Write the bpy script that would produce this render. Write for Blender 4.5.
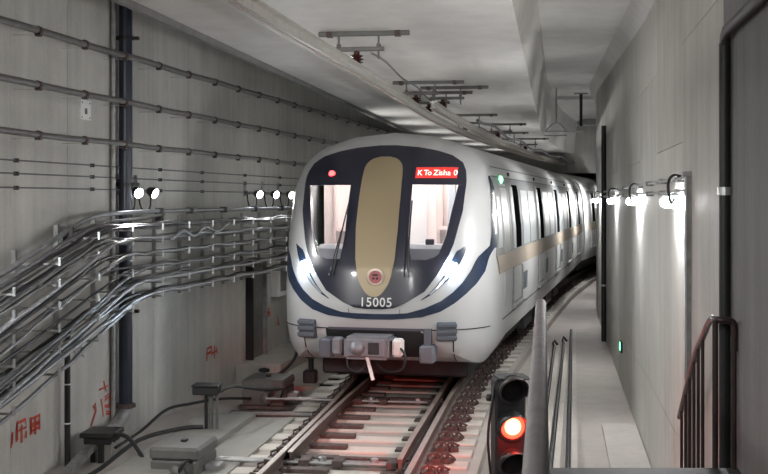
import bpy, bmesh, math, random
from mathutils import Vector, Matrix
random.seed(7)
S = bpy.context.scene
for o in list(bpy.data.objects): bpy.data.objects.remove(o)

# ------------------------------------------------------------------ camera, world, exposure
CAMZ, F, HOR = 2.75, 1150.0, 200.0
cd = bpy.data.cameras.new('camera'); cam = bpy.data.objects.new('camera', cd); S.collection.objects.link(cam)
cd.sensor_width = 36; cd.lens = 36*F/768; cd.shift_y = -(237-HOR)/768; cd.clip_end = 300; cd.clip_start = .1
cam.location = (0, 0, CAMZ); cam.rotation_euler = (math.pi/2, 0, 0); S.camera = cam
w = bpy.data.worlds.new('world'); S.world = w; w.use_nodes = True
w.node_tree.nodes['Background'].inputs[0].default_value = (.8, .85, 1, 1)
w.node_tree.nodes['Background'].inputs[1].default_value = 0.05
S.view_settings.view_transform = 'Standard'; S.view_settings.look = 'None'
S.view_settings.exposure = 0.22; S.view_settings.gamma = 1; S.view_settings.use_curve_mapping = False
S.cycles.use_denoising = True
S.cycles.max_bounces = 8; S.cycles.diffuse_bounces = 5; S.cycles.sample_clamp_indirect = 6
TUBE_POWER, FLOOD_POWER, REAR_POWER = 30, 40, 140

# ------------------------------------------------------------------ helpers
def link(o): S.collection.objects.link(o); return o
def setp(o, label=None, cat=None, group=None, kind=None):
    for k, v in (('label', label), ('category', cat), ('group', group), ('kind', kind)):
        if v: o[k] = v
    return o
def thing(name, label, cat, loc=(0, 0, 0), rz=0, group=None):
    o = link(bpy.data.objects.new(name, None)); o.location = loc; o.rotation_euler = (0, 0, rz); o.empty_display_size = .1
    return setp(o, label, cat, group)
def copy_tree(o, parent=None, name=None):
    c = o.copy(); link(c); c.parent = parent
    for ch in [k for k in bpy.data.objects if k.parent == o]: copy_tree(ch, c)
    return c
class MB:
    def __init__(s): s.v = []; s.f = []
    def add(s, vs, fs):
        b = len(s.v); s.v += [tuple(v) for v in vs]; s.f += [tuple(i+b for i in f) for f in fs]; return s
    def box(s, x0, x1, y0, y1, z0, z1, M=None):
        vs = [Vector(p) for p in ((x0,y0,z0),(x1,y0,z0),(x1,y1,z0),(x0,y1,z0),(x0,y0,z1),(x1,y0,z1),(x1,y1,z1),(x0,y1,z1))]
        if M: vs = [M @ v for v in vs]
        return s.add(vs, [(0,3,2,1),(4,5,6,7),(0,1,5,4),(1,2,6,5),(2,3,7,6),(3,0,4,7)])
    def tube(s, pts, r, n=8, cap=True):
        pts = [Vector(p) for p in pts]; rings = []
        up = Vector((0, 0, 1)); prevn = None
        for i, p in enumerate(pts):
            d = (pts[min(i+1, len(pts)-1)] - pts[max(i-1, 0)])
            if d.length < 1e-9: d = Vector((0,1,0))
            d.normalize()
            if prevn is None:
                a = up if abs(d.z) < .9 else Vector((1, 0, 0)); nn = (a - d*a.dot(d)).normalized()
            else:
                nn = prevn - d*prevn.dot(d)
                nn = nn.normalized() if nn.length > 1e-6 else d.orthogonal().normalized()
            prevn = nn; bb = d.cross(nn)
            rr = r[i] if isinstance(r, (list, tuple)) else r
            rings.append([p + (nn*math.cos(2*math.pi*k/n) + bb*math.sin(2*math.pi*k/n))*rr for k in range(n)])
        vs = [v for rg in rings for v in rg]; fs = []
        for i in range(len(pts)-1):
            for k in range(n):
                fs.append((i*n+k, i*n+(k+1) % n, (i+1)*n+(k+1) % n, (i+1)*n+k))
        if cap:
            fs.append(tuple(range(n-1, -1, -1))); fs.append(tuple((len(pts)-1)*n+k for k in range(n)))
        return s.add(vs, fs)
    def cyl(s, a, b, r, n=12): return s.tube([a, b], r, n)
    def lathe(s, prof, M=None, n=20):          # prof (r, h) about local z
        vs = []; fs = []
        for r, h in prof:
            for k in range(n):
                v = Vector((r*math.cos(2*math.pi*k/n), r*math.sin(2*math.pi*k/n), h)); vs.append(M @ v if M else v)
        for i in range(len(prof)-1):
            for k in range(n): fs.append((i*n+k, i*n+(k+1) % n, (i+1)*n+(k+1) % n, (i+1)*n+k))
        fs.append(tuple(range(n-1, -1, -1))); fs.append(tuple((len(prof)-1)*n+k for k in range(n)))
        return s.add(vs, fs)
    def sweep(s, prof, pts, side):             # prof [(a,b)] closed; side(i) horizontal unit vec
        m = len(prof); vs = []; fs = []
        for i, p in enumerate(pts):
            sd = side(i)
            for a, b in prof: vs.append((p[0]+sd[0]*a, p[1]+sd[1]*a, p[2]+b))
        for i in range(len(pts)-1):
            for k in range(m): fs.append((i*m+k, (i+1)*m+k, (i+1)*m+(k+1) % m, i*m+(k+1) % m))
        fs.append(tuple(range(m))); fs.append(tuple((len(pts)-1)*m+k for k in range(m-1, -1, -1)))
        return s.add(vs, fs)
    def grid(s, rows):
        n = len(rows[0]); vs = [p for r in rows for p in r]
        return s.add(vs, [(i*n+j, i*n+j+1, (i+1)*n+j+1, (i+1)*n+j) for i in range(len(rows)-1) for j in range(n-1)])
    def build(s, name, mat, parent=None, bevel=0, smooth=False, seg=1, fix=True):
        me = bpy.data.meshes.new(name); me.from_pydata(s.v, [], s.f); me.update()
        bm = bmesh.new(); bm.from_mesh(me)
        if fix: bmesh.ops.recalc_face_normals(bm, faces=bm.faces)
        if bevel: bmesh.ops.bevel(bm, geom=bm.edges[:], offset=bevel, segments=seg, affect='EDGES', clamp_overlap=True)
        if smooth:
            for f in bm.faces: f.smooth = True
            for e in bm.edges:
                if len(e.link_faces) == 2 and e.calc_face_angle(0) > .7: e.smooth = False
        bm.to_mesh(me); bm.free()
        if mat: me.materials.append(mat)
        o = link(bpy.data.objects.new(name, me)); o.parent = parent
        return o
def struct(name, mb, mat, parent=None, **k):
    o = mb.build(name, mat, parent, **k)
    if parent is None: o['kind'] = 'structure'
    return o
def cap_tube(a, b, r, n=12, k=4):              # capsule points/radii
    a, b = Vector(a), Vector(b); d = (b-a).normalized(); P = []; R = []
    for i in range(k+1):
        t = math.pi/2*i/k; P.append(a + d*(r*(1-math.cos(t)) - 0)); R.append(max(.002, r*math.sin(t)))
    for i in range(k, -1, -1):
        t = math.pi/2*i/k; P.append(b - d*(r*(1-math.cos(t)))); R.append(max(.002, r*math.sin(t)))
    return P, R
def smoothpath(pts, n=6):                      # Catmull-Rom
    P = [Vector(p) for p in pts]; P = [P[0]*2-P[1]] + P + [P[-1]*2-P[-2]]; out = []
    for i in range(1, len(P)-2):
        for k in range(n):
            t = k/n; a, b, c, d = P[i-1:i+3]
            out.append(.5*((2*b)+(c-a)*t+(2*a-5*b+4*c-d)*t*t+(3*b-a-3*c+d)*t**3))
    out.append(P[-2]); return out

# ------------------------------------------------------------------ materials
def nodes(name):
    m = bpy.data.materials.new(name); m.use_nodes = True; nt = m.node_tree
    return m, nt, nt.nodes['Principled BSDF']
def mat(name, col, rough=.5, metal=0, noise=.0, scale=8, bump=0, bscale=60, spec=.5, stretch=None, coat=0):
    m, nt, b = nodes(name); b.inputs['Roughness'].default_value = rough; b.inputs['Metallic'].default_value = metal
    b.inputs['Specular IOR Level'].default_value = spec
    b.inputs['Base Color'].default_value = (*col, 1)
    if coat: b.inputs['Coat Weight'].default_value = coat; b.inputs['Coat Roughness'].default_value = .08
    if noise or bump:
        tc = nt.nodes.new('ShaderNodeTexCoord'); mp = nt.nodes.new('ShaderNodeMapping')
        if stretch: mp.inputs['Scale'].default_value = stretch
        nt.links.new(tc.outputs['Object'], mp.inputs[0])
    if noise:
        n = nt.nodes.new('ShaderNodeTexNoise'); n.inputs['Scale'].default_value = scale; n.inputs['Detail'].default_value = 5
        nt.links.new(mp.outputs[0], n.inputs['Vector'])
        r = nt.nodes.new('ShaderNodeValToRGB'); e = r.color_ramp.elements
        e[0].position = .3; e[1].position = .7
        e[0].color = (*[c*(1-noise) for c in col], 1); e[1].color = (*[min(1, c*(1+noise)) for c in col], 1)
        nt.links.new(n.outputs[0], r.inputs[0]); nt.links.new(r.outputs[0], b.inputs['Base Color'])
    if bump:
        n2 = nt.nodes.new('ShaderNodeTexNoise'); n2.inputs['Scale'].default_value = bscale; n2.inputs['Detail'].default_value = 3
        nt.links.new(mp.outputs[0], n2.inputs['Vector'])
        bp = nt.nodes.new('ShaderNodeBump'); bp.inputs['Strength'].default_value = bump; bp.inputs['Distance'].default_value = .01
        nt.links.new(n2.outputs[0], bp.inputs['Height']); nt.links.new(bp.outputs[0], b.inputs['Normal'])
    return m
def concrete(name, col, vary=.18, streak=.15, rough=.75, bump=.25):
    """cast concrete: large blotches, vertical runs, fine grain, small pores"""
    m, nt, b = nodes(name); L = nt.links.new; N = nt.nodes.new
    tc = N('ShaderNodeTexCoord'); b.inputs['Roughness'].default_value = rough; b.inputs['Specular IOR Level'].default_value = .35
    geo = N('ShaderNodeNewGeometry')
    def nz(scale, sc, det=5):
        mp = N('ShaderNodeMapping'); mp.inputs['Scale'].default_value = sc; L(geo.outputs['Position'], mp.inputs[0])
        n = N('ShaderNodeTexNoise'); n.inputs['Scale'].default_value = scale; n.inputs['Detail'].default_value = det; n.inputs['Roughness'].default_value = .6
        L(mp.outputs[0], n.inputs['Vector']); return n.outputs[0]
    def lin(src, a, k):
        x = N('ShaderNodeMath'); x.operation = 'MULTIPLY_ADD'; L(src, x.inputs[0]); x.inputs[1].default_value = k; x.inputs[2].default_value = a; return x.outputs[0]
    big = lin(nz(.55, (1, 1, .8), 4), 1-vary, 2*vary)
    run = lin(nz(1.0, (5, 5, .22), 4), 1-streak, 2*streak)
    fine = lin(nz(26, (1, 1, 1), 3), .90, .20); mid = lin(nz(2.6, (1, 1, .6), 6), .80, .40)
    fm = N('ShaderNodeMath'); fm.operation = 'MULTIPLY'; L(fine, fm.inputs[0]); L(mid, fm.inputs[1]); fine = fm.outputs[0]
    a = N('ShaderNodeMath'); a.operation = 'MULTIPLY'; L(big, a.inputs[0]); L(run, a.inputs[1])
    c = N('ShaderNodeMath'); c.operation = 'MULTIPLY'; L(a.outputs[0], c.inputs[0]); L(fine, c.inputs[1])
    oi = N('ShaderNodeObjectInfo'); q = N('ShaderNodeMath'); q.operation = 'MULTIPLY'; L(c.outputs[0], q.inputs[0]); L(lin(oi.outputs['Random'], .93, .14), q.inputs[1]); c = q
    mx = N('ShaderNodeVectorMath'); mx.operation = 'SCALE'; mx.inputs[0].default_value = col; L(c.outputs[0], mx.inputs['Scale'])
    L(mx.outputs[0], b.inputs['Base Color'])
    bp = N('ShaderNodeBump'); bp.inputs['Strength'].default_value = bump; bp.inputs['Distance'].default_value = .02
    L(nz(9, (1, 1, 1), 6), bp.inputs['Height']); L(bp.outputs[0], b.inputs['Normal'])
    return m
def emit(name, col, strength, base=(.9, .9, .9)):
    m, nt, b = nodes(name); b.inputs['Base Color'].default_value = (*base, 1)
    b.inputs['Emission Color'].default_value = (*col, 1); b.inputs['Emission Strength'].default_value = strength; return m
C_WALL_L = concrete('concrete_wall_left', (.43, .425, .40), .26, .26)
C_WALL_R = concrete('concrete_wall_right', (.43, .42, .39), .26, .24, .6)
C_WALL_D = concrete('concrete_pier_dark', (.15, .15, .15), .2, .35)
C_CEIL = concrete('concrete_ceiling', (.53, .52, .50), .14, .05, .5)
C_FLOOR = concrete('concrete_floor', (.38, .345, .32), .16, .02)
C_SLEEP = concrete('concrete_sleeper', (.48, .45, .41), .16, .02)
C_BED = concrete('concrete_trackbed', (.33, .30, .275), .25, .02)
C_PLINTH = concrete('concrete_plinth', (.25, .245, .225), .18, .02)
STEEL = mat('rail_steel', (.11, .085, .075), .55, .5, .3, 14, .2)
HEAD = mat('rail_head_steel', (.36, .31, .28), .5, .5, .2, 20)
RUST = mat('rusty_plate', (.09, .065, .06), .7, .3, .35, 20, .3)
GALV = mat('galvanised_steel', (.5, .51, .52), .38, .85, .15, 12)
GALV_D = mat('weathered_galvanised', (.3, .3, .3), .5, .6, .2, 12)
ALU = mat('aluminium', (.52, .5, .47), .42, .8, .1, 10)
DARKP = mat('dark_navy_pipe_paint', (.018, .024, .04), .35, 0, .15, 6)
BLACK = mat('black_rubber', (.012, .012, .013), .5)
GREYM = mat('grey_machine_paint', (.095, .095, .09), .5, .0, .15, 9)
CONDUIT = mat('grey_conduit', (.14, .135, .13), .45, .2, .15, 9)
CAB_D = mat('dark_cable_sheath', (.025, .025, .03), .3, 0, .1, 9)
CAB_M = mat('grey_cable_sheath', (.085, .085, .09), .35, .2, .1, 9)
CAB_L = mat('silver_cable_sheath', (.23, .235, .245), .35, .4, .1, 9)
WIRE = mat('thin_wire', (.07, .07, .07), .5)
MAROON = mat('dark_brown_rail_paint', (.035, .022, .022), .3, .1)
HANDR = mat('worn_steel_handrail', (.24, .215, .22), .6, .1, .15, 10)
INSUL = mat('brown_porcelain', (.075, .03, .025), .25)
T_WHITE = mat('train_white_paint', (.50, .505, .51), .35, .0, coat=.2)
T_NAVY = mat('train_navy_paint', (.020, .034, .068), .25, coat=.4)
T_MASK = mat('train_mask_gloss', (.020, .021, .038), .28, coat=.25)
T_GOLD = mat('train_gold_paint', (.36, .29, .18), .38, .15)
T_TAN = mat('train_tan_stripe', (.30, .255, .205), .6, spec=.2)
T_GREY = mat('train_grey_panel', (.20, .205, .205), .5, spec=.3)
T_ROOF = mat('train_roof', (.62, .62, .61), .4)
D_BLACK = mat('door_black_glazing', (.006, .006, .008), 1, spec=0)
T_DARK = mat('train_dark_underside', (.02, .02, .022), .6)
T_SLATE = mat('train_slate_rubber', (.10, .11, .135), .5)
T_DGLASS = mat('train_dark_glass', (.006, .006, .008), .45, spec=.15)
CAB_IN = mat('cab_interior_panel', (.78, .70, .67), .5)
CAB_DASH = mat('cab_dash', (.35, .38, .42), .5)
COUP = mat('coupler_grey', (.22, .225, .25), .45, .3, .1, 9)
WHITEP = mat('white_enamel', (.75, .75, .74), .4)
RED_PAINT = mat('red_marking_paint', (.50, .07, .04), .7)
GREY_MARK = mat('grey_marking_paint', (.20, .17, .16), .7)
YELLOW = mat('yellow_paint', (.7, .5, .05), .5)
E_TUBE = emit('lit_lamp_tube', (.97, .98, 1), 110)
E_FLOOD = emit('lit_flood_face', (.86, .93, 1), 22)
E_HEAD = emit('lit_headlamp', (.72, .87, 1), 90)
E_RED = emit('lit_red_signal', (1, .04, .02), 4, (.9, .2, .1))
E_REDC = emit('lit_red_core', (1, .52, .22), 2.6)
E_REDS = emit('lit_marker_red', (1, .03, .03), 10, (.8, .1, .1))
E_GREEN = emit('lit_marker_green', (.1, 1, .35), 5)
E_LED = emit('led_panel_red', (.70, .035, .03), 1.0, (.3, .02, .02))
E_LEDT = emit('led_text', (1, .72, .58), 1.4)
E_WIN = emit('lit_saloon_window', (.85, .9, .92), .14, (.22, .235, .24))
E_WIN.node_tree.nodes['Principled BSDF'].inputs['Roughness'].default_value = .35
GLASS, nt, b = nodes('windscreen_glass')
for k, v in (('Transmission Weight', 1), ('Roughness', .0), ('IOR', 1.05)): b.inputs[k].default_value = v
b.inputs['Base Color'].default_value = (.93, .95, .97, 1)

# ------------------------------------------------------------------ tunnel geometry
FZ = -.33                                       # service floor level, top of rail = 0
def bend(Y, y0): return max(0, Y-y0)**2/260
def path(Y): return .1496*Y + bend(Y, 29)
def RW(Y): return path(Y) + 1.09               # right wall face
def LW(Y): return .207*Y - 6.51 + bend(Y, 30)  # left wall face
def frange(a, b, st):
    n = max(1, int(round((b-a)/st))); return [a+(b-a)*i/n for i in range(n+1)]
Y0, Y1 = -9.0, 58.0
# floor
mb = MB(); ys = frange(Y0, Y1, 1.0)
mb.grid([[(LW(y)-.3, y, FZ), (RW(y)+.3, y, FZ)] for y in ys]); struct('floor', mb, C_FLOOR)
# wall panels with fine recessed joints
def wall_panels(name, wf, sgn, z0, z1f, step, mat_, ya, yb, zj):
    root = MB().grid([[(wf(y)+sgn*.03, y, z0), (wf(y)+sgn*.03, y, z1f(y))] for y in frange(ya, yb, 1.0)])
    root = struct(name, root, C_WALL_D)
    n = int((yb-ya)/step)
    for i in range(n):
        a, c = ya+i*step+.003, ya+(i+1)*step-.003
        zs = [z0]+[z for z in zj(i)]+[None]
        for j in range(len(zs)-1):
            za = zs[j]+(.003 if j else 0)
            zb0, zb1 = (z1f(a), z1f(c)) if zs[j+1] is None else (zs[j+1]-.003,)*2
            jit = random.uniform(0, .002)
            f0, f1 = wf(a)+sgn*jit, wf(c)+sgn*jit
            g0, g1 = wf(a)+sgn*.05, wf(c)+sgn*.05
            m = MB().add([(f0,a,za),(f1,c,za),(f1,c,zb1),(f0,a,zb0),(g0,a,za),(g1,c,za),(g1,c,zb1),(g0,a,zb0)],
                         [(0,1,2,3),(4,7,6,5),(0,4,5,1),(1,5,6,2),(2,6,7,3),(3,7,4,0)])
            m.build('panel', mat_, root)
    return root
zc_r = lambda y: 5.15 + .0425*max(0, min(y, 34)-14)     # right hand ceiling rises
wall_panels('wall_left', LW, -1, FZ, lambda y: 5.6, 1.25, C_WALL_L, Y0, Y1, lambda i: [])
wall_panels('wall_right', RW, 1, FZ, lambda y: zc_r(y)+.05, 2.5, C_WALL_R, 7.45, Y1, lambda i: [.62, 3.25+.0*i] if i % 2 else [.62, 4.1])
# dark pier on the near right, a little proud of the wall
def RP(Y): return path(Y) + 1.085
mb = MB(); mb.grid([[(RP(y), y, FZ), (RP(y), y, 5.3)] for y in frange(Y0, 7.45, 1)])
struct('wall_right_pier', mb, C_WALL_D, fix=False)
# ceiling: thick slab over the track, high strip by the left wall, haunched recess on the right
mb = MB(); rows = []
for y in ys:
    p = path(y); zc = zc_r(y)
    rows.append([(LW(y)-.1, y, 5.6), (p-3.93, y, 5.6), (p-3.93, y, 4.58), (p-.405, y, 4.58), (p-.27, y, zc-.12), (p-.22, y, zc), (p+.90, y, zc), (RW(y)+.02, y, zc-.22), (RW(y)+.2, y, zc-.22)])
    if LW(y) > p-3.93: rows[-1][0] = (LW(y)-.1, y, 5.6); rows[-1][1] = (LW(y)-.05, y, 5.6); rows[-1][2] = (LW(y)-.05, y, 4.58)
mb.grid(rows); struct('ceiling', mb, C_CEIL, fix=False)
mb = MB(); mb.sweep([(0, -.07), (.05, -.07), (.05, .01), (0, .01)], [(path(y)-3.93, y, 4.58) for y in frange(Y0, 40, 1)], lambda i: (1, 0)); struct('trim_8', mb, C_WALL_D)
# transverse drop beam and bulkhead far down the recess
mb = MB(); p = path(36)
mb.box(p-.6, p+2.2, 36, 47, 5.90, 6.4); struct('trim_1', mb, C_CEIL)
mb = MB(); p = path(46); mb.box(p-3.5, p+4, 46, 46.4, 3.83, 6.2); struct('trim_2', mb, C_WALL_L)
mb = MB(); mb.box(LW(Y0)-1, RW(Y0)+1, Y0-.3, Y0, FZ, 6); struct('wall_back', mb, C_WALL_L)
mb = MB(); mb.box(LW(Y1)-1, RW(Y1)+2, Y1, Y1+.3, FZ, 6.5); struct('wall_front', mb, C_WALL_D)
# ceiling formwork joint battens removed: cast joints are in the slab edge only

# ------------------------------------------------------------------ track
def poly(P):
    def f(y):
        if y <= P[0][0]: a, b_ = P[0], P[1]
        elif y >= P[-1][0]: a, b_ = P[-2], P[-1]
        else:
            for a, b_ in zip(P, P[1:]):
                if y <= b_[0]: break
        return a[1]+(b_[1]-a[1])*(y-a[0])/(b_[0]-a[0])
    return f
def smoothf(f, h=1.2): return lambda y: (f(y-h)+2*f(y-h/2)+2*f(y)+2*f(y+h/2)+f(y+h))/8
RR = smoothf(poly([(3, -1.04), (11.54, .231), (15.81, .866), (18.94, 1.40), (24, 2.50), (30, 3.86), (36, 5.28), (46, 8.0), (56, 11.2)]))
LR = smoothf(poly([(3, -2.50), (11.54, -1.254), (15.81, -.674), (19.28, -.30), (30, .55), (40, 1.2), (56, 2.2)]))
RB = smoothf(poly([(10.6, -.02), (12.35, .172), (18.8, 1.17), (26, 2.35), (34, 3.6)]))     # open switch blade, right
LB = lambda y: LR(y) + .075 + bend(y, 14)*2.6                                               # closed switch blade, left
RAILP = [(-.075,-.176),(.075,-.176),(.075,-.164),(.02,-.146),(.009,-.13),(.009,-.05),(.035,-.038),(.036,-.006),(.028,0),(-.028,0),(-.036,-.006),(-.035,-.038),(-.009,-.05),(-.009,-.13),(-.02,-.146),(-.075,-.164)]
HEADP = [(-.030,.0005),(.030,.0005),(.026,.003),(-.026,.003)]
def rail(name, f, ya, yb, label, dz=0, group=None, prof=RAILP):
    Y = frange(ya, yb, .6); pts = [(f(y), y, dz) for y in Y]
    def side(i):
        a, c = pts[max(0, i-1)], pts[min(len(pts)-1, i+1)]; d = Vector((c[0]-a[0], c[1]-a[1], 0)).normalized(); return (d.y, -d.x)
    t = thing(name, label, 'rail', (0, 0, 0), 0, group)
    MB().sweep(prof, pts, side).build('rail_body', STEEL, t, smooth=True)
    MB().sweep([(a, b_+.0) for a, b_ in HEADP], pts, side).build('running_surface', HEAD, t)
    return t
rail('stock_rail', RR, 4, 54, 'rusty stock rail with many clips, running beside the train on the walkway side')
rail('stock_rail', LR, 4, 40, 'tall dark stock rail beside the grey point machines')
BL = [(-.055,-.15),(.055,-.15),(.055,-.14),(.018,-.12),(.018,-.04),(.03,-.03),(.028,0),(-.028,0),(-.03,-.03),(-.018,-.04),(-.018,-.12),(-.055,-.14)]
rail('switch_blade', RB, 12.2, 30, 'reddish open switch blade standing off the clipped stock rail', -.004, prof=BL)
rail('switch_blade', LB, 12.6, 30, 'dark switch blade closed against the tall stock rail', -.012, prof=[(a*.6+.012, b_) for a, b_ in BL])
HDG = math.atan(.15)
# track bed slab (strip carrying sleepers) and dark trough under the train
mb = MB(); tb = frange(3, 54, .6)
mb.grid([[(LR(y)-.62 if y < 19 else RR(y)-2.3, y+.1, -.20), (RR(y)+.54, y-.1, -.20)] for y in tb])
mb.grid([[(RR(y)+.54, y-.1, -.20), (RR(y)+.54, y-.1, FZ-.01)] for y in tb])
mb.grid([[(LR(y)-.62 if y < 19 else RR(y)-2.3, y+.1, FZ-.01), (LR(y)-.62 if y < 19 else RR(y)-2.3, y+.1, -.20)] for y in tb])
struct('track_slab', mb, C_BED, fix=False)
# low kerb along the walkway
mb = MB(); kp = [(RR(y)+.60, y, FZ) for y in tb]
mb.sweep([(-.05, -.01), (.05, -.01), (.05, .15), (-.05, .15)], kp, lambda i: (.98, -.17)); struct('trim_3', mb, C_FLOOR)
# sleepers with plates and clips
def clip_mesh():
    m = MB()
    m.box(-.05, .05, -.07, .07, 0, .05)
    m.tube([(-.08, -.06, .03), (-.09, -.02, .075), (-.03, .0, .10), (.03, .02, .085), (.085, .0, .06), (.07, .05, .03)], .013, 6)
    m.cyl((0, 0, .04), (0, 0, .115), .022, 6)
    o = m.build('clip', RUST); me = o.data; bpy.data.objects.remove(o); return me
def plate_mesh(l, wdt=.17, h=.028):
    o = MB().box(-l/2, l/2, -wdt/2, wdt/2, 0, h).build('plate', RUST, bevel=.004); me = o.data; bpy.data.objects.remove(o); return me
CLIP, PL_S, PL_L, PL_O = clip_mesh(), plate_mesh(.30), plate_mesh(.52, .15, .05), plate_mesh(.34, .2)
def part(name, me, parent, loc, rz=0):
    o = link(bpy.data.objects.new(name, me)); o.parent = parent; o.location = loc; o.rotation_euler = (0, 0, rz); return o
ySl = 9.3; k = 0
while ySl < 44:
    y = ySl; hd = math.atan((RR(y+.5)-RR(y-.5)))
    front = y < 19.2
    xl = (LR(y)-.55) if front else RR(y)-2.1
    xr = RR(y)+.50
    cx = (xl+xr)/2; ln = (xr-xl)/math.cos(hd)
    lab = ('long concrete switch sleeper before the rods of the near point machine' if y < 12.7 else 'long concrete switch sleeper between the two sets of point rods' if y < 16.6 else
           'long concrete switch sleeper between the farther point rods and the train') if front else ('concrete sleeper end beside the train nose and first doors' if y < 28 else 'concrete sleeper end beside the rear of the leading car')
    t = thing('sleeper', lab, 'sleeper', (cx, y, -.215), -hd, 'sleepers of the track')
    MB().box(-ln/2, ln/2, -.15, .15, -.02, .04).build('sleeper_body', C_SLEEP, t, bevel=.012)
    R = ln/2 - .50/math.cos(hd)
    part('base_plate', PL_O, t, (R+.06, 0, .034)); 
    part('clip', CLIP, t, (R+.145, 0, .05), 0); part('clip', CLIP, t, (R+.27, .03, .045), .5 if k % 2 else -.4)
    if front:
        Lx = -ln/2 + .55/math.cos(hd)
        part('base_plate', PL_S, t, (Lx-.1, 0, .03)); part('clip', CLIP, t, (Lx-.13, 0, .05), math.pi)
        part('slide_plate', PL_L, t, (Lx+.30, 0, .035)); part('slide_plate', PL_S, t, (R-.24, 0, .035))
    ySl += .6; k += 1
# left concrete plinths
def strip(name, o0, o1, z1, ya, yb, m):
    mb = MB(); Y = frange(ya, yb, .6)
    mb.sweep([(0, FZ-.01), (o1-o0, FZ-.01), (o1-o0, z1), (0, z1)], [(path(y)+o0, y, 0) for y in Y], lambda i: (1, 0)); return struct(name, mb, m)
strip('trim_4', -4.02, -3.50, -.16, 5, 15.4, C_PLINTH)
strip('trim_5', -4.70, -4.02, -.10, 5, 15.4, C_PLINTH)
strip('trim_6', -4.6, -3.55, -.20, 18.2, 30, C_SLEEP)
# ledge at the foot of the left wall
mb = MB(); Y = frange(19.4, 32, .8)
mb.sweep([(-.02, FZ-.01), (.75, FZ-.01), (.75, -.02), (-.02, -.02)], [(LW(y), y, 0) for y in Y], lambda i: (1, 0)); struct('trim_7', mb, C_WALL_R)

mb = MB(); Y = frange(9, 15.6, .6)
mb.sweep([(0, FZ-.01), (.46, FZ-.01), (.46, FZ+.05), (0, FZ+.05)], [(path(y)+.62, y, 0) for y in Y], lambda i: (1, 0)); struct('trim_9', mb, C_SLEEP)
# point rods between machine and blades
def P2(Y, lat, z): return Vector((path(Y)+lat, Y, z))
def tdir(): return Vector((math.cos(HDG), -math.sin(HDG), 0))
def rodset(yc, xm, label):
    """operating rods lying across the track at yc, starting left at x = xm"""
    t = thing('point_rod', label, 'point rod', (LR(yc), yc, -.14), -HDG, 'point rods')
    a = xm - LR(yc); b_ = RR(yc)-LR(yc)
    MB().tube([(a, 0, .0), (b_-.1, 0, .0)], .028, 8).build('rod', GALV_D, t, smooth=True)
    MB().tube([(a, -.14, .02), (.5, -.14, .02), (b_-.25, -.12, .02)], .02, 8).build('detector_rod', GALV_D, t, smooth=True)
    MB().box(.12, b_-.15, .10, .20, -.03, .03).build('stretcher_bar', RUST, t, bevel=.005)
    for q in (.18, .55, b_-.35):
        MB().box(q, q+.12, -.18, .06, -.02, .055).build('bracket', RUST, t, bevel=.006)
    MB().lathe([(.045, -.03), (.05, 0), (.045, .06), (.02, .07)], Matrix.Translation((.42, -.03, .0)), 10).build('knuckle', GALV, t)
    MB().lathe([(.045, -.03), (.05, 0), (.045, .06), (.02, .07)], Matrix.Translation((b_-.5, -.03, .0)), 10).build('knuckle', GALV, t)
    return t
rodset(12.75, -1.85, 'steel rods from the near grey point machine, passing under both rails')
rodset(16.6, -1.7, 'steel rods from the grey point machine beside the wall ledge')

# point machines
def machine(name, label, loc, rz, s=1.0, ln=.62):
    t = thing(name, label, 'point machine', loc, rz)
    MB().box(-ln/2, ln/2, -.35*s, .35*s, .04, .28*s).build('body', GREYM, t, bevel=.02)
    MB().box(-ln/2-.012, ln/2+.012, -.36*s, .36*s, .28*s, .42*s).build('lid', GREYM, t, bevel=.03)
    MB().box(-.03, .03, -.05, .05, .42*s, .45*s).build('lid_handle', BLACK, t, bevel=.008)
    MB().box(-ln/2-.05, ln/2+.3, -.42*s, -.30*s, 0, .05).build('mounting_bar', RUST, t, bevel=.005)
    MB().box(-ln/2-.05, ln/2+.3, .30*s, .42*s, 0, .05).build('mounting_bar', RUST, t, bevel=.005)
    M = Matrix.Translation((ln*.1, -.36*s, .16*s)) @ Matrix.Rotation(math.pi/2, 4, 'X')
    MB().lathe([(.09, -.02), (.09, .06), (.06, .09), (.03, .1)], M, 14).build('motor_cover', GREYM, t, smooth=True)
    MB().tube(smoothpath([(ln*.15, -.40*s, .05), (ln*.18, -.44*s, .2), (ln*.3, -.42*s, .3), (ln*.38, -.3*s, .26)]), .02, 8).build('hose', BLACK, t, smooth=True)
    MB().box(ln/2, ln/2+.16, -.12, .10, .1, .2).build('drive_housing', GALV_D, t, bevel=.012)
    return t
machine('point_machine', 'grey boxy point machine on the concrete strip under the small cable post', (-2.17, 12.5, -.29), -HDG, 1.0, .52)
machine('point_machine', 'grey point machine between the wall ledge and the long dark steel bar', (-1.72, 17.15, -.30), -HDG, 1.0, .62)
t = thing('steel_bar', 'long dark steel mounting bar lying across in front of the farther point machine', 'steel bar', (-1.1, 15.55, FZ+.05), -HDG+.05)
MB().box(-1.0, .55, -.07, .07, .02, .16).build('bar_body', RUST, t, bevel=.008)
MB().box(-.98, .53, -.075, -.065, .13, .165).build('top_flange', GALV_D, t)
MB().box(-.9, -.8, -.1, .1, -.06, .03).build('foot', RUST, t); MB().box(.35, .45, -.1, .1, -.06, .03).build('foot', RUST, t)
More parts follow.
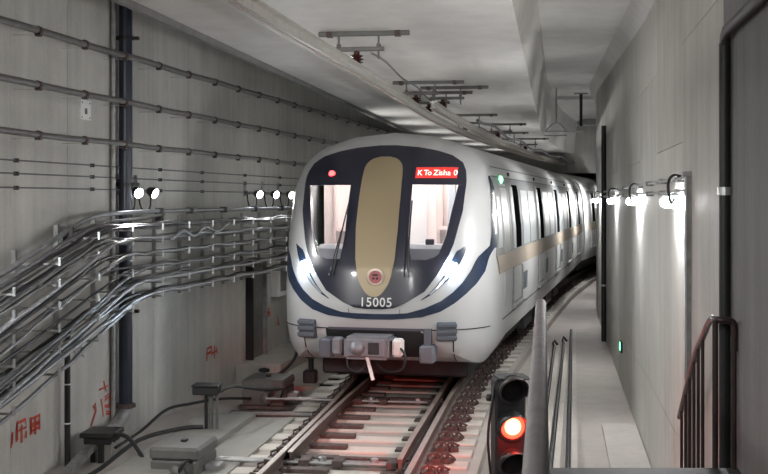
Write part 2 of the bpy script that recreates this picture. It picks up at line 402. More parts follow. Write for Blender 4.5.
# cable terminal on a post
t = thing('terminal_post', 'small black terminal box on a post behind the near point machine', 'terminal box', (-2.22, 14.35, -.10), -.1)
MB().cyl((0, 0, 0), (0, 0, .43), .022, 8).build('post', BLACK, t); MB().cyl((.06, 0, 0), (.06, 0, .43), .03, 10).build('conduit', GREYM, t)
MB().cyl((.14, 0, 0), (.14, 0, .43), .02, 10).build('conduit', GREYM, t)
MB().box(-.15, .17, -.11, .11, .43, .53).build('box_body', BLACK, t, bevel=.012)
MB().box(-.16, .18, -.12, .12, .53, .555).build('box_lid', BLACK, t, bevel=.008)
t = setp(MB().tube(smoothpath([(-2.05, 14.3, .36), (-1.9, 14.6, .38), (-1.6, 15.4, .2), (-1.45, 16.4, .05), (-1.5, 16.7, -.12)]), .018, 7).build('hose_cable', BLACK, smooth=True),
         'black hose looping from the small terminal box to the farther point machine', 'cable')
t = setp(MB().tube(smoothpath([(-3.6, 11.6, -.28), (-3.2, 12.6, -.25), (-2.9, 13.6, -.09), (-2.5, 14.2, -.07), (-2.25, 14.3, -.07)]), .026, 7).build('hose_cable', BLACK, smooth=True),
         'black cable lying on the concrete from the wall to the small terminal box', 'cable')
t = setp(MB().tube(smoothpath([(-3.2, 13.5, .0), (-2.95, 13.2, .03), (-2.7, 12.8, -.1), (-2.55, 12.4, -.25), (-2.3, 12.0, -.3)]), .026, 7).build('hose_cable', BLACK, smooth=True),
         'black cable drooping from the pipe junction box to the near point machine', 'cable')
t = setp(MB().tube(smoothpath([(-3.2, 13.7, -.2), (-3.0, 14.2, -.1), (-2.8, 14.8, .05), (-2.6, 15.4, .02), (-2.3, 16.2, -.05), (-1.95, 16.8, -.15)]), .02, 7).build('hose_cable', BLACK, smooth=True),
         'black cable arching behind the small terminal box along the left wall', 'cable')
# small hydraulic unit with a hose in front of the train
t = thing('hose_unit', 'dark valve unit with a round handwheel and an upright hose by the wall ledge', 'valve', (-1.18, 18.6, FZ), -.1)
MB().box(-.12, .1, -.1, .1, .03, .34).build('body', BLACK, t, bevel=.03)
MB().box(-.28, .16, -.16, .16, 0, .05).build('base', RUST, t, bevel=.01)
MB().cyl((.0, 0, .34), (.0, 0, .52), .045, 10).build('stem', BLACK, t)
MB().lathe([(.02, 0), (.09, .01), (.09, .035), (.02, .045)], Matrix.Translation((0, 0, .52)), 14).build('handwheel', BLACK, t)
MB().tube(smoothpath([(-.75, -.1, .22), (-.5, -.08, .28), (-.28, 0, .5), (-.2, 0, .78), (-.2, 0, .9)]), .025, 8).build('hose', BLACK, t, smooth=True)
MB().cyl((-.75, -.1, 0), (-.75, -.1, .30), .022, 8).build('support_rod', BLACK, t)
MB().lathe([(.02, 0), (.09, .01), (.09, .05), (.02, .07)], Matrix.Translation((-.75, -.1, .30)), 12).build('cap', BLACK, t)

# ------------------------------------------------------------------ train
PROF = [(1.35,.42),(1.49,.62),(1.545,.95),(1.56,1.5),(1.535,2.3),(1.47,2.95),(1.33,3.32),(1.07,3.54),(.59,3.69),(.0,3.75)]
ZC, NL, PW = 1.45, 1.5, 3.0
ANG = [math.atan2(z-ZC, x) for x, z in PROF]
def prof_r(x, z):
    a = math.atan2(z-ZC, abs(x))
    if a <= ANG[0]: return (ZC-.42)/max(1e-6, -math.sin(a))
    for i in range(len(ANG)-1):
        if a <= ANG[i+1]:
            (x0, z0), (x1, z1) = PROF[i], PROF[i+1]; dx, dz = math.cos(a), math.sin(a); ex, ez = x1-x0, z1-z0
            return (x0*(-ez)+ex*(z0-ZC))/(dx*(-ez)+ex*dz)
    return PROF[-1][1]-ZC
RK = poly([(.3,.06),(.9,.02),(1.3,.0),(1.8,.05),(2.4,.18),(3.0,.36),(3.4,.52),(3.8,.75)])
def nose_y(x, z):
    g = min(.99999, math.hypot(x, z-ZC)/prof_r(x, z)); t = 1-(1-g**PW)**(1/PW); r = max(0, RK(z)); return r+(NL-r)*t
def nose_p(x, z, e=0):
    y = nose_y(x, z); h = .01
    n = Vector(((nose_y(x+h, z)-nose_y(x-h, z))/(2*h), -1, (nose_y(x, z+h)-nose_y(x, z-h))/(2*h))).normalized()
    return Vector((x, y, z)) + n*e
def half_w(z):
    lo, hi = 0, 1.6
    f = poly([(b_, a) for a, b_ in PROF]); return max(0, f(z))
def side_x(s, z):
    if s >= NL: return half_w(z)
    lo, hi = 0, half_w(z)
    for _ in range(30):
        m = (lo+hi)/2
        if nose_y(m, z) < s: lo = m
        else: hi = m
    return lo
def drape(A, B, n, e, back=.012):
    """patch between two (x,z) polylines A and B draped on the nose, edges folded back into it"""
    rows = []
    for (ax, az), (bx, bz) in zip(A, B):
        r = [nose_p(ax+(bx-ax)*j/n, az+(bz-az)*j/n, e) for j in range(n+1)]
        r0 = nose_p(ax, az, e-back); r1 = nose_p(bx, bz, e-back)
        rows.append([r0]+r+[r1])
    z = rows[0]; first = [nose_p(p.x, p.z, e-back) for p in z]
    z = rows[-1]; last = [nose_p(p.x, p.z, e-back) for p in z]
    return [first]+rows+[last]
def resample(P, n):
    L_ = [0]
    for a, b_ in zip(P, P[1:]): L_.append(L_[-1]+math.dist(a, b_))
    out = []
    for k in range(n+1):
        d = L_[-1]*k/n; i = 0
        while i < len(P)-2 and L_[i+1] < d: i += 1
        u = (d-L_[i])/max(1e-9, L_[i+1]-L_[i]); out.append(tuple(P[i][q]+(P[i+1][q]-P[i][q])*u for q in range(2)))
    return out
TH = math.atan(261/1150); TO = (-.14, 15.72, 0)
train = thing('metro_train', 'white metro train with dark mask front, gold centre panel and bright headlamps', 'train', TO, -TH)
ring = resample(PROF, 30)                       # half ring, bottom -> top
full = [(x, z) for x, z in ring] + [(-x, z) for x, z in ring[-2::-1]] # right bottom .. top .. left bottom
def ringpt(x, z, t):
    g = (1-(1-t)**PW)**(1/PW) if t < 1 else 1
    zz = ZC+(z-ZC)*g; r = max(0, RK(zz)); return (x*g, r+(NL-r)*t, zz)
bottom = [(1.35-2.70*i/10, .42) for i in range(1, 10)]; bottom = [(-x, z) for x, z in bottom]
closed = full + [(x, z) for x, z in bottom]     # closed loop
ts = [.0004, .002, .006, .012, .022, .035, .05, .07, .095, .125, .16, .2, .25, .31, .38, .46, .55, .65, .76, .88, 1.0]
MW = poly([(1.26,.12),(1.28,.28),(1.34,.43),(1.5,.69),(1.65,.80),(1.8,.90),(2.0,1.0),(2.15,1.055),(2.6,1.15),(3.0,1.17),(3.15,1.155),(3.28,1.09),(3.38,.94),(3.45,.72),(3.5,.45),(3.53,.12)])
CARL = 24.5
def car_shell(name, parent, first, y0, y1):
    n = len(closed); vs = []; fs = []; rows = []
    if first:
        for t in ts: rows.append([ringpt(x, z, t) for x, z in closed])
        for s in (2.1, 2.6, 3, 6, 10, 14, 18, 22, y1): rows.append([(x, s, max(z, .42+.24*min(1, max(0, s-1.6)/1.0))) for x, z in closed])
    else:
        for s in frange(y0, y1, 4): rows.append([(x, s, max(z, .66)) for x, z in closed])
    vs = [p for r in rows for p in r]
    for i in range(len(rows)-1):
        for k_ in range(n):
            q = (i*n+k_, i*n+(k_+1) % n, (i+1)*n+(k_+1) % n, (i+1)*n+k_)
            if first and i < len(ts)-1:
                c = [vs[j] for j in q]
                if all(abs(p[0]) < MW(p[2])-.05 and 1.40 < p[2] < 3.44 for p in c): continue
            fs.append(q)
    fs.append(tuple((len(rows)-1)*n+k_ for k_ in range(n)))
    if not first: fs.append(tuple(range(n-1, -1, -1)))
    return MB().add(vs, fs).build(name, T_WHITE, parent, smooth=True)
shell = car_shell('body_shell', train, True, 0, CARL)
# mask with window openings
WI = poly([(1.93,.50),(2.25,.45),(2.955,.445)]); WO = poly([(1.93,.70),(1.96,.80),(2.0,.86),(2.1,.90),(2.25,.95),(2.955,1.07)])
mb = MB()
def span(zs, l, r, n): 
    rows = []
    for z in zs: rows.append([nose_p(l(z)+(r(z)-l(z))*j/n, z, .014) for j in range(n+1)])
    mb.grid(rows)
    # returns at both side edges
    for f in (l, r): mb.grid([[nose_p(f(z), z, .014), nose_p(f(z), z, -.03)] for z in zs])
zl = [1.26,1.265,1.272,1.28,1.29,1.30,1.32,1.34]+frange(1.38, 1.93, .06); zm = [1.93,1.945,1.96,1.98,2.0,2.03]+frange(2.08, 2.955, .06); zu = frange(2.955, 3.38, .05)+[3.4,3.42,3.44,3.46,3.48,3.49,3.5,3.51,3.52,3.53]
span(zl, lambda z: -MW(z), MW, 24); span(zu, lambda z: -MW(z), MW, 24)
span(zm, lambda z: -MW(z), lambda z: -WO(z), 4); span(zm, lambda z: -WI(z), WI, 10); span(zm, WO, MW, 4)
mask = mb.build('front_mask', T_MASK, train, smooth=True)
for s in (-1, 1):
    mb = MB(); mb.grid([[nose_p(s*(WI(z)-.012+(WO(z)-WI(z)+.024)*j/6), z, -.004) for j in range(7)] for z in [1.925]+zm[1:-1]+[2.962]])
    mb.build('windscreen', GLASS, train, smooth=True, fix=False)
# gold panel
GW = [(1.425,.03),(1.44,.07),(1.47,.11),(1.52,.15),(1.59,.195),(1.7,.235),(1.93,.275),(2.33,.297),(2.8,.295),(3.1,.285),(3.2,.275),(3.26,.25),(3.31,.20),(3.335,.15),(3.35,.08)]
gw = resample(GW, 60)
MB().grid(drape([(-a, z) for z, a in gw], [(a, z) for z, a in gw], 10, .024)).build('gold_panel', T_GOLD, train, smooth=True)
# emblem
em = thing_part = MB()
M = Matrix.Translation(nose_p(.02, 1.69, .024)) @ Matrix.Rotation(math.pi/2, 4, 'X')
emb = MB().lathe([(.125, -.01), (.125, .008), (.11, .014), (.09, .010)], M, 28).build('emblem', mat('emblem_silver', (.55, .45, .38), .3, .6), train, smooth=True)
MB().lathe([(.088, .0), (.088, .013)], M, 28).build('emblem_disc', mat('emblem_red', (.42, .12, .12), .4), emb)
MB().add([M @ Vector(p) for p in [(-.05, .02, .016), (.05, .02, .016), (.03, .045, .016), (-.03, .045, .016), (-.04, -.03, .016), (-.01, -.03, .016), (-.01, .0, .016), (-.04, .0, .016), (.01, -.03, .016), (.04, -.03, .016), (.04, .0, .016), (.01, 0, .016)]], [(0, 1, 2, 3), (4, 5, 6, 7), (8, 9, 10, 11)]).build('emblem_mark', T_MASK, emb)
# lettering helper
def text_mesh(txt, h, name, mat_, place, parent):
    cu = bpy.data.curves.new(name, 'FONT'); cu.body = txt; cu.size = h/.72; cu.align_x = 'CENTER'; cu.resolution_u = 3; cu.offset = h*.012
    o = link(bpy.data.objects.new(name, cu)); dg = bpy.context.evaluated_depsgraph_get(); me = bpy.data.meshes.new_from_object(o.evaluated_get(dg))
    bpy.data.objects.remove(o)
    for v in me.vertices: v.co = place(v.co.x, v.co.y)
    me.materials.clear(); me.materials.append(mat_)
    o = link(bpy.data.objects.new(name, me)); o.parent = parent; return o
for q, ch in enumerate('15005'): text_mesh(ch, .125, 'digit', WHITEP, lambda x, y, q=q: nose_p(.03+x+(q-2)*.094, 1.295+y, .019), train)
# LED destination panel and red marker lamp
led = MB(); led.grid(drape([(.47, z) for z in frange(3.045, 3.195, .03)], [(1.04, z) for z in frange(3.045, 3.195, .03)], 10, .022))
led = led.build('destination_display', E_LED, train)
xg = .53
for ch in 'K To Zisha 0':
    if ch != ' ': text_mesh(ch, .078, 'glyph', E_LEDT, lambda x, y: nose_p(xg+x, 3.083+y, .027), led)
    xg += .026 if ch == 'i' else .036 if ch == ' ' else .05
M = Matrix.Translation(nose_p(-.755, 3.12, .012)) @ Matrix.Rotation(math.pi/2, 4, 'X')
MB().lathe([(.06, -.02), (.06, .012), (.05, .016)], M, 18).build('marker_bezel', T_MASK, train)
MB().lathe([(.045, .0), (.045, .02), (.03, .028)], M, 16).build('marker_lamp', E_REDS, train)
# wipers
for s, tilt in ((-1, .16), (1, .0)):
    x0 = -.58 if s < 0 else .47
    wp = MB().tube([nose_p(x0+tilt*k_/8, 1.70+(2.72-1.70)*k_/8, .05) for k_ in range(9)], .011, 6).build('wiper', BLACK, train)
    MB().tube([nose_p(x0-.05+tilt*k_/8*.85, 1.70+.62*k_/8, .045) for k_ in range(9)], .009, 6).build('wiper_arm', BLACK, wp)
# headlamps: slanted glazed housings with a bright lamp
HO = [(1.225,2.13),(1.19,2.0),(1.13,1.86),(1.03,1.70),(.90,1.56),(.77,1.45),(.65,1.385)]; HI = [(1.10,2.05),(1.04,1.93),(.985,1.80),(.92,1.68),(.835,1.56),(.75,1.47),(.65,1.395)]
for s in (-1, 1):
    A = resample(HO, 20); B = resample(HI, 20)
    hl = MB().grid(drape([(s*x, z) for x, z in A], [(s*x, z) for x, z in B], 4, .010)).build('headlamp_housing', T_NAVY, train, smooth=True)
    A2 = [(s*(a[0]*.75+c[0]*.25), a[1]*.75+c[1]*.25) for a, c in zip(A, B)][5:-3]; B2 = [(s*(a[0]*.2+c[0]*.8), a[1]*.2+c[1]*.8) for a, c in zip(A, B)][5:-3]
    MB().grid(drape(A2, B2, 3, .016)).build('lamp_strip', mat('headlamp_strip', (.6, .66, .72), .2, .4), hl, smooth=True)
    c = nose_p(s*1.035, 1.80, .02); n = (nose_p(s*1.035, 1.80, 1)-nose_p(s*1.035, 1.80, 0)).normalized()
    M = Matrix.Translation(c) @ n.to_track_quat('Z', 'Y').to_matrix().to_4x4()
    MB().lathe([(.10, -.02), (.10, .008), (.08, .022), (.02, .03)], M, 18).build('lamp_lens', E_HEAD, hl, smooth=True)
# U band
BI = [(0,1.192),(.25,1.196),(.46,1.210),(.7,1.28),(.91,1.375),(1.06,1.49),(1.18,1.62),(1.28,1.78),(1.35,1.95),(side_x(.82,2.1),2.10)]
BO = [(0,1.116),(.25,1.118),(.66,1.158),(.9,1.23),(1.09,1.345),(1.23,1.47),(1.35,1.60),(1.44,1.76),(1.475,1.95),(side_x(1.16,2.1),2.10)]
A = [(-x, z) for x, z in BI[::-1]]+BI[1:]; B = [(-x, z) for x, z in BO[::-1]]+BO[1:]
MB().grid(drape(resample(A, 80), resample(B, 80), 3, .008)).build('navy_band', T_NAVY, train, smooth=True)
# fine seams
for x in (-.36, .36):
    MB().grid(drape([(x-.004, 1.20), (x-.004, 1.235), (x-.004, 1.26+.06*0)], [(x+.004, 1.20), (x+.004, 1.235), (x+.004, 1.26)], 1, .006)).build('seam', T_SLATE, train)
for s in (-1, 1):
    xs = frange(.66, 1.49, .06)
    MB().grid(drape([(s*x, .985) for x in xs], [(s*x, .972) for x in xs], 1, .006)).build('bumper_seam', T_DARK, train)
    zz = frange(.50, .972, .06)
    MB().grid(drape([(s*(1.06-.05*(.972-z)), z) for z in zz], [(s*(1.075-.05*(.972-z)), z) for z in zz], 1, .006)).build('bumper_seam', T_DARK, train)
    # anti-climber pads with ribs
    c = nose_p(s*.975, .96, 0); n = Vector((s*.35, -1, 0)).normalized(); M = Matrix.Translation(c) @ Matrix.Rotation(math.atan2(s*.30, 1), 4, 'Z')
    pad = MB().box(-.135, .135, -.06, .10, -.13, .13, M).build('anti_climber', T_SLATE, train, bevel=.01)
    for q in range(3): MB().box(-.14, .14, -.085, -.05, -.11+q*.085, -.06+q*.085, M).build('rib', T_SLATE, pad, bevel=.006)
# dark recess and coupler
MB().grid(drape([(-.70, z) for z in frange(.56, .985, .06)], [(.72, z) for z in frange(.56, .985, .06)], 12, .006)).build('coupler_recess', T_DARK, train, smooth=True)
MB().grid(drape([(-.66, z) for z in (.965, .985, 1.0)], [(.68, z) for z in (.965, .985, 1.0)], 12, .010)).build('recess_lip', T_SLATE, train, smooth=True)
cp = MB().box(-.32, .30, -.42, .10, .62, .92).build('coupler', COUP, train, bevel=.035, seg=2)
MB().box(-.27, .25, -.46, -.40, .66, .90).build('coupler_face', COUP, cp, bevel=.02)
M = Matrix.Translation((-.12, -.46, .78)) @ Matrix.Rotation(math.pi/2, 4, 'X')
MB().lathe([(.10, 0), (.085, .07), (.04, .12), (.012, .13)], M, 18).build('coupler_cone', COUP, cp, smooth=True)
MB().box(.03, .18, -.475, -.455, .70, .86).build('coupler_socket', T_DARK, cp, bevel=.02)
for x0 in (-.50, .33): MB().box(x0, x0+.14, -.36, -.18, .66, .90).build('coupler_side_head', WHITEP if x0 > 0 else COUP, cp, bevel=.03)
MB().box(-.72, -.54, -.22, .2, .60, .86).build('junction_head', T_SLATE, train, bevel=.02)
MB().box(.64, .84, -.06, .2, .54, .78).build('junction_head', mat('junction_blue_grey', (.13, .15, .18), .5), train, bevel=.02)
MB().box(.69, .79, .03, .14, .78, 1.0).build('junction_strap', T_SLATE, train)
MB().cyl((.0, -.40, .66), (.10, -.46, .36), .025, 10).build('uncoupling_lever', WHITEP, train, smooth=True)
MB().tube(smoothpath([(-.3, -.3, .66), (-.26, -.36, .50), (-.1, -.38, .46), (.02, -.3, .62)]), .018, 7).build('air_hose', BLACK, train, smooth=True)
MB().tube(smoothpath([(.3, -.3, .86), (.50, -.36, .72), (.48, -.36, .52), (.25, -.3, .46), (.1, -.25, .55)]), .018, 7).build('air_hose', BLACK, train, smooth=True)
# cab interior seen through the windscreen
cabin = MB().box(-1.30, 1.30, 1.95, 2.05, 1.15, 3.35).build('cab_back_wall', CAB_IN, train)
MB().box(-.38, .38, 1.93, 1.952, 1.2, 3.2).build('cab_door', WHITEP, cabin); 
for x in (-1.12, -.78, -.55, .52, .70, .95, 1.15): MB().box(x, x+.05+.05*(x > 0), 1.90, 1.952, 1.6, 3.2).build('cab_panel', CAB_DASH if x in (-.78, .70) else mat('cab_panel_tint', (.55, .45, .42), .5), cabin)
MB().box(-1.35, 1.35, .75, 1.95, 1.12, 1.18).build('cab_floor', T_SLATE, train)
MB().box(-1.0, 1.0, .55, .95, 1.7, 2.12).build('driver_desk', mat('desk_white', (.55, .58, .62), .4), train, bevel=.06)
MB().box(.62, .74, .50, .56, 2.12, 2.20).build('desk_instrument', T_SLATE, train, bevel=.01)
for s in (-1, 1): MB().box(s*.78-.16, s*.78+.16, 1.35, 1.5, 1.75, 2.35).build('driver_seat', mat('seat_grey', (.5, .42, .4), .6), train, bevel=.05)
MB().box(-.9, .9, 1.30, 1.45, 3.20, 3.23).build('cab_lamp', emit('lit_cab_lamp', (1, .93, .90), 100), train)
MB().box(-1.15, 1.15, 1.0, 1.95, 3.26, 3.30).build('cab_ceiling', CAB_IN, train)
# side livery draped on the body
def side_patch(name, s0f, s1, z0, z1, e, m, parent, sgn=1, back=.02, ns=10):
    zs = frange(z0, z1, .12); rows = []
    def pt(s, z, e_): return Vector((sgn*(side_x(s, z)+e_), s, z))
    for z in zs:
        s0 = s0f(z) if callable(s0f) else s0f
        r = [pt(s0+(s1-s0)*(j/ns)**2, z, e) for j in range(ns+1)]
        rows.append([pt(s0, z, e-back)]+r+[pt(s1, z, e-back)])
    rows = [[Vector((p.x-sgn*back if abs(j-.5) > 0 else p.x, p.y, p.z)) for j, p in enumerate(rows[0])]]+rows+[[Vector((p.x-sgn*back, p.y, p.z)) for p in rows[-1]]]
    return MB().grid(rows).build(name, m, parent, smooth=True)
lead = poly([(1.95, .9), (2.3, 1.02), (2.6, 1.07), (3.08, 1.12)])
for sgn in (1, -1):
    side_patch('side_panel', lambda z: lead(z)+.22, CARL-.3, 1.95, 3.08, .006, T_GREY, train, sgn, ns=24)
    mbb = MB(); zs = frange(2.07, 3.10, .08); l0 = poly([(2.07,.81),(2.3,.93),(2.6,1.03),(2.95,1.14),(3.1,1.2)]); l1 = poly([(2.07,1.16),(2.3,1.24),(2.6,1.29),(2.95,1.33),(3.1,1.33)])
    mbb.grid([[Vector((sgn*(side_x(l0(z)+(l1(z)-l0(z))*u/5, z)+.012), l0(z)+(l1(z)-l0(z))*u/5, z)) for u in range(6)] for z in zs]); mbb.build('leading_band', T_NAVY, train, smooth=True)
    side_patch('tan_stripe', lambda z: 1.10+(1.95-z)*.8, CARL-.3, 1.68, 1.95, .024, T_TAN, train, sgn, ns=24)
    side_patch('sill_seam', 1.8, CARL-.3, .965, .985, .004, T_DARK, train, sgn)
    side_patch('gutter', 1.5, CARL-.2, 3.085, 3.11, .012, T_SLATE, train, sgn)
def train_side(parent, starts, sgn, y0, y1):
    for s in starts:
        d = side_patch('door', s-.62, s+.62, 1.08, 3.03, .012, T_GREY, parent, sgn, ns=2)
        side_patch('door_window', s-.10, s+.62, 1.97, 3.0, .020, D_BLACK, d, sgn, ns=2)
        side_patch('door_window', s-.5, s-.18, 1.97, 2.96, .018, E_WIN, d, sgn, ns=2)
        side_patch('door_leaf', s-.50, s+.50, 1.12, 1.66, .018, T_WHITE, d, sgn, ns=2)
        side_patch('door_post', s-.67, s-.63, 1.05, 1.66, .03, GALV, d, sgn, ns=2); side_patch('door_post', s+.63, s+.67, 1.05, 1.66, .03, GALV, d, sgn, ns=2)
        MB().box(sgn*half_w(1.03)-.02, sgn*half_w(1.03)+.06*sgn, s-.7, s+.7, 1.02, 1.07).build('door_step', GALV, d)
        M = Matrix.Translation((sgn*(half_w(3.17)+.005), s, 3.17)) @ Matrix.Rotation(sgn*math.pi/2, 4, 'Y')
        MB().lathe([(.035, -.01), (.035, .02), (.02, .03)], M, 10).build('door_lamp', T_DARK, d)
    for a, c in zip(starts, starts[1:]):
        wdw = side_patch('saloon_window', a+1.05, c-1.05, 1.98, 2.92, .014, E_WIN, parent, sgn, ns=3)
        side_patch('window_bar', (a+c)/2-.04, (a+c)/2+.04, 1.98, 2.92, .022, T_GREY, wdw, sgn, ns=2)
        for q in range(2): side_patch('vent', a+1.0+q*.35, a+1.25+q*.35, 1.20, 1.50, .010, T_SLATE, parent, sgn, ns=2)
train_side(train, [3.75+4.5*i for i in range(5)], 1, 0, CARL)
side_patch('cab_side_window', lambda z: lead(z)+.35, 1.75, 2.05, 2.80, .014, E_WIN, train, 1, ns=4)
side_patch('cab_side_door', 2.0, 2.75, 1.15, 3.0, .012, mat('cab_door_grey', (.42, .43, .43), .3), train, 1, ns=3)
M = Matrix.Translation((side_x(2.2, 3.05)+.01, 2.35, 3.06)) @ Matrix.Rotation(math.pi/2, 4, 'Y')
MB().lathe([(.06, -.01), (.06, .02), (.03, .04)], M, 14).build('side_marker_lamp', E_GREEN, train)
# roof seam panels, underframe
for sgn in (1, -1): MB().grid([[Vector((sgn*(half_w(z)+.008), s, z)) for s in (1.7, 8, 16, CARL-.2)] for z in (3.24, 3.26)]).build('roof_seam', T_SLATE, train)
MB().box(-1.25, 1.25, 2.0, CARL, .36, .68).build('underframe', T_DARK, train); MB().box(-1.1, 1.1, 1.3, 7.2, .16, .5).build('bogie_shade_block', T_DARK, train, bevel=.03)  # second box is added under the nose to shade the sleepers
for s in (4.0, 6.2, 18.0, 20.2):
    for sg in (-1, 1):
        M = Matrix.Translation((sg*.75, s, .42)) @ Matrix.Rotation(math.pi/2, 4, 'Y')
        MB().lathe([(.42, -.05), (.43, -.04), (.41, .06)], M, 20).build('wheel', T_DARK, train)
for s in (8.0, 10.5, 13.0, 15.5): MB().box(1.0, 1.32, s-.8, s+.8, .22, .5).build('equipment_case', T_DARK, train, bevel=.03)
# second car, turned with the curve
TH2 = TH + math.radians(4.2); e = Vector((TO[0]+math.sin(TH)*(CARL+.05), TO[1]+math.cos(TH)*(CARL+.05), 0))
car2 = thing('metro_train_car', 'second white metro car coupled behind the leading car', 'train car', e, -TH2)
car_shell('body_shell', car2, False, .55, 22)
side_patch('side_panel', 1.6, 21.8, 1.95, 3.08, .006, T_GREY, car2, 1); side_patch('tan_stripe', 1.6, 21.8, 1.68, 1.95, .024, T_TAN, car2, 1)
train_side(car2, [2.9, 7.4, 11.9], 1, 0, 22)
MB().box(-1.1, 1.1, .0, .6, .5, 3.4).build('gangway', T_DARK, car2); MB().box(-1.25, 1.25, .8, 21, .30, .60).build('underframe', T_DARK, car2)

# ------------------------------------------------------------------ overhead conductor rails
CR = smoothf(poly([(4, -1.56), (8.3, -1.0), (12.5, -.29), (19.6, .78), (24, 1.62), (30, 2.98), (36, 4.40), (46, 7.1)]))
CR2 = smoothf(poly([(16.5, .62), (19, 1.02), (24, 1.98), (30, 3.25), (36, 4.65), (46, 7.3)]))
CPROF = [(-.045,.0),(.045,.0),(.045,.012),(.012,.03),(.012,.085),(.06,.095),(.06,.108),(-.06,.108),(-.06,.095),(-.012,.085),(-.012,.03),(-.045,.012)]
def condrail(f, ya, yb, z, label):
    Y = frange(ya, yb, .6); pts = [(f(y), y, z) for y in Y]
    t = thing('conductor_rail', label, 'conductor rail')
    MB().sweep(CPROF, pts, lambda i: (.98, -.17)).build('profile', ALU, t)
    MB().sweep([(-.012,-.014),(.012,-.014),(.012,.002),(-.012,.002)], pts, lambda i: (.98, -.17)).build('contact_wire', HEAD, t)
condrail(CR, 4, 45.9, 4.11, 'long aluminium overhead conductor rail running above the track')
condrail(CR2, 17.2, 45.9, 4.12, 'second overhead conductor rail starting alongside the long one near the train roof')
HANG_S = mat('dark_hanger_steel', (.13, .13, .125), .5, .3, .15, 12)
def hanger(f, y, label, wd=1.0, off=0, group=None):
    t = thing('rail_hanger', label, 'hanger', (f(y), y, 4.16), -HDG, group)
    MB().box(-wd*.42+off, wd*.58+off, -.03, .03, .37, .42).build('ceiling_channel', HANG_S, t, bevel=.006)
    MB().box(-.26+off*.5, .30+off*.5, -.03, .03, .205, .25).build('cross_arm', HANG_S, t, bevel=.006)
    for x in (-.2, .24):
        MB().cyl((x+off*.5, 0, .12), (x+off*.5, 0, .40), .012, 6).build('drop_bolt', HANG_S, t)
        MB().cyl((x+off*.5, 0, .255), (x+off*.5, 0, .285), .025, 6).build('nut', HANG_S, t)
    for x in (-wd*.3, wd*.45): MB().box(x+off-.03, x+off+.03, -.045, .045, .36, .42).build('anchor', RUST, t)
    MB().lathe([(.03, .07), (.075, .085), (.035, .10), (.08, .12), (.035, .135), (.08, .155), (.035, .17), (.03, .21)], None, 14).build('insulator', INSUL, t, smooth=True)
    return t
hanger(CR, 12.5, 'single rail hanger with brown insulator on the ceiling nearest the big navy pipe', 1.0)
for i, (f, y) in enumerate(((CR, 17.7), (CR2, 18.5), (CR, 19.4))):
    hanger(f, y, 'rail hanger in the close row of three above the train nose', 1.1, .1, 'close row of hangers')
for y in (24.5, 31): hanger(CR, y, 'rail hanger above the long roof of the leading car', 1.0, .1, 'hangers above the leading car')
for y in (27.5, 34): hanger(CR2, y, 'rail hanger above the long roof of the leading car', 1.0, .1, 'hangers above the leading car')
# slack cable alongside the conductor rail
setp(MB().tube([(CR(y)+.16, y, 4.35+.02*math.sin(y*2)) for y in frange(12.5, 44, .5)], .014, 6).build('feeder_cable', CAB_M, smooth=True), 'thin grey cable following the conductor rail from the single hanger', 'cable')
setp(MB().tube([(CR2(y)+.30, y, 4.25+.05*math.sin(y*1.1)) for y in frange(21, 46, .5)], .03, 6).build('feeder_cable', CAB_M, smooth=True), 'thick grey cable slung above the train roof beside the rails', 'cable')
# triangular bracket hanging in the recess
p = P2(33, -.05, 0)
t = thing('ceiling_bracket', 'pale inverted Y bracket hanging from the recess ceiling above the train', 'bracket', (p.x, 33, 0), 0)
zt = zc_r(33)
MB().cyl((0, 0, 4.95), (0, 0, zt), .025, 8).build('drop_rod', GALV, t)
MB().tube([(-.32, 0, 4.72), (-.12, 0, 4.92), (.0, 0, 4.96), (.12, 0, 4.92), (.32, 0, 4.72)], .022, 8).build('yoke', GALV, t)
MB().cyl((-.35, 0, 4.72), (.75, 0, 4.72), .02, 8).build('tie_bar', GALV, t); MB().cyl((-.45, 0, 4.6), (.3, 0, 4.6), .02, 8).build('tie_bar', GALV, t)
p = P2(35, .62, 0); t = thing('drop_post', 'short black post hanging from the recess ceiling', 'post', (p.x, 35, 0)); zt = zc_r(35)
MB().box(-.04, .04, -.04, .04, 5.0, zt-.02).build('post_body', BLACK, t); MB().box(-.2, .2, -.1, .1, zt-.03, zt).build('mount_plate', GALV_D, t)
setp(MB().cyl((path(45.8)-2.6, 45.9, 5.75), (path(45.8)+3, 45.9, 5.75), .04, 8).build('bulkhead_conduit', GALV, smooth=True), 'pale conduit running across the far bulkhead', 'conduit')

# ------------------------------------------------------------------ left wall services
def WL(Y, off, z): return (LW(Y)+off, Y, z)
# big navy pipe with thin pipe beside it
YP = 14.78
t = thing('drain_pipe', 'tall dark navy pipe rising the full height of the left wall', 'pipe', (LW(YP)+.13, YP, 0))
MB().cyl((0, 0, .10), (0, 0, 5.58), .086, 20).build('pipe_body', DARKP, t, smooth=True)
for z in (4.83, 2.95, 1.32):
    c = MB().lathe([(.105, -.025), (.105, .025)], Matrix.Translation((0, 0, z)), 20).build('clamp', BLACK, t)
    MB().box(-.17, .17, -.02, .05, z-.02, z+.02).build('clamp_bar', BLACK, t)
MB().lathe([(.10, .08), (.13, .09), (.13, .13), (.10, .14)], None, 20).build('flange', RUST, t)
MB().tube(smoothpath([(0, 0, .10), (.0, -.06, .02), (-.01, -.35, -.05), (.05, -.95, -.03)]), .085, 14).build('elbow', GALV_D, t, smooth=True)
t = setp(MB().cyl(WL(14.62, .04, FZ), WL(14.62, .04, 5.58), .035, 10).build('riser_pipe', GALV_D, smooth=True), 'thin pale riser pipe against the wall beside the tall navy pipe', 'pipe')
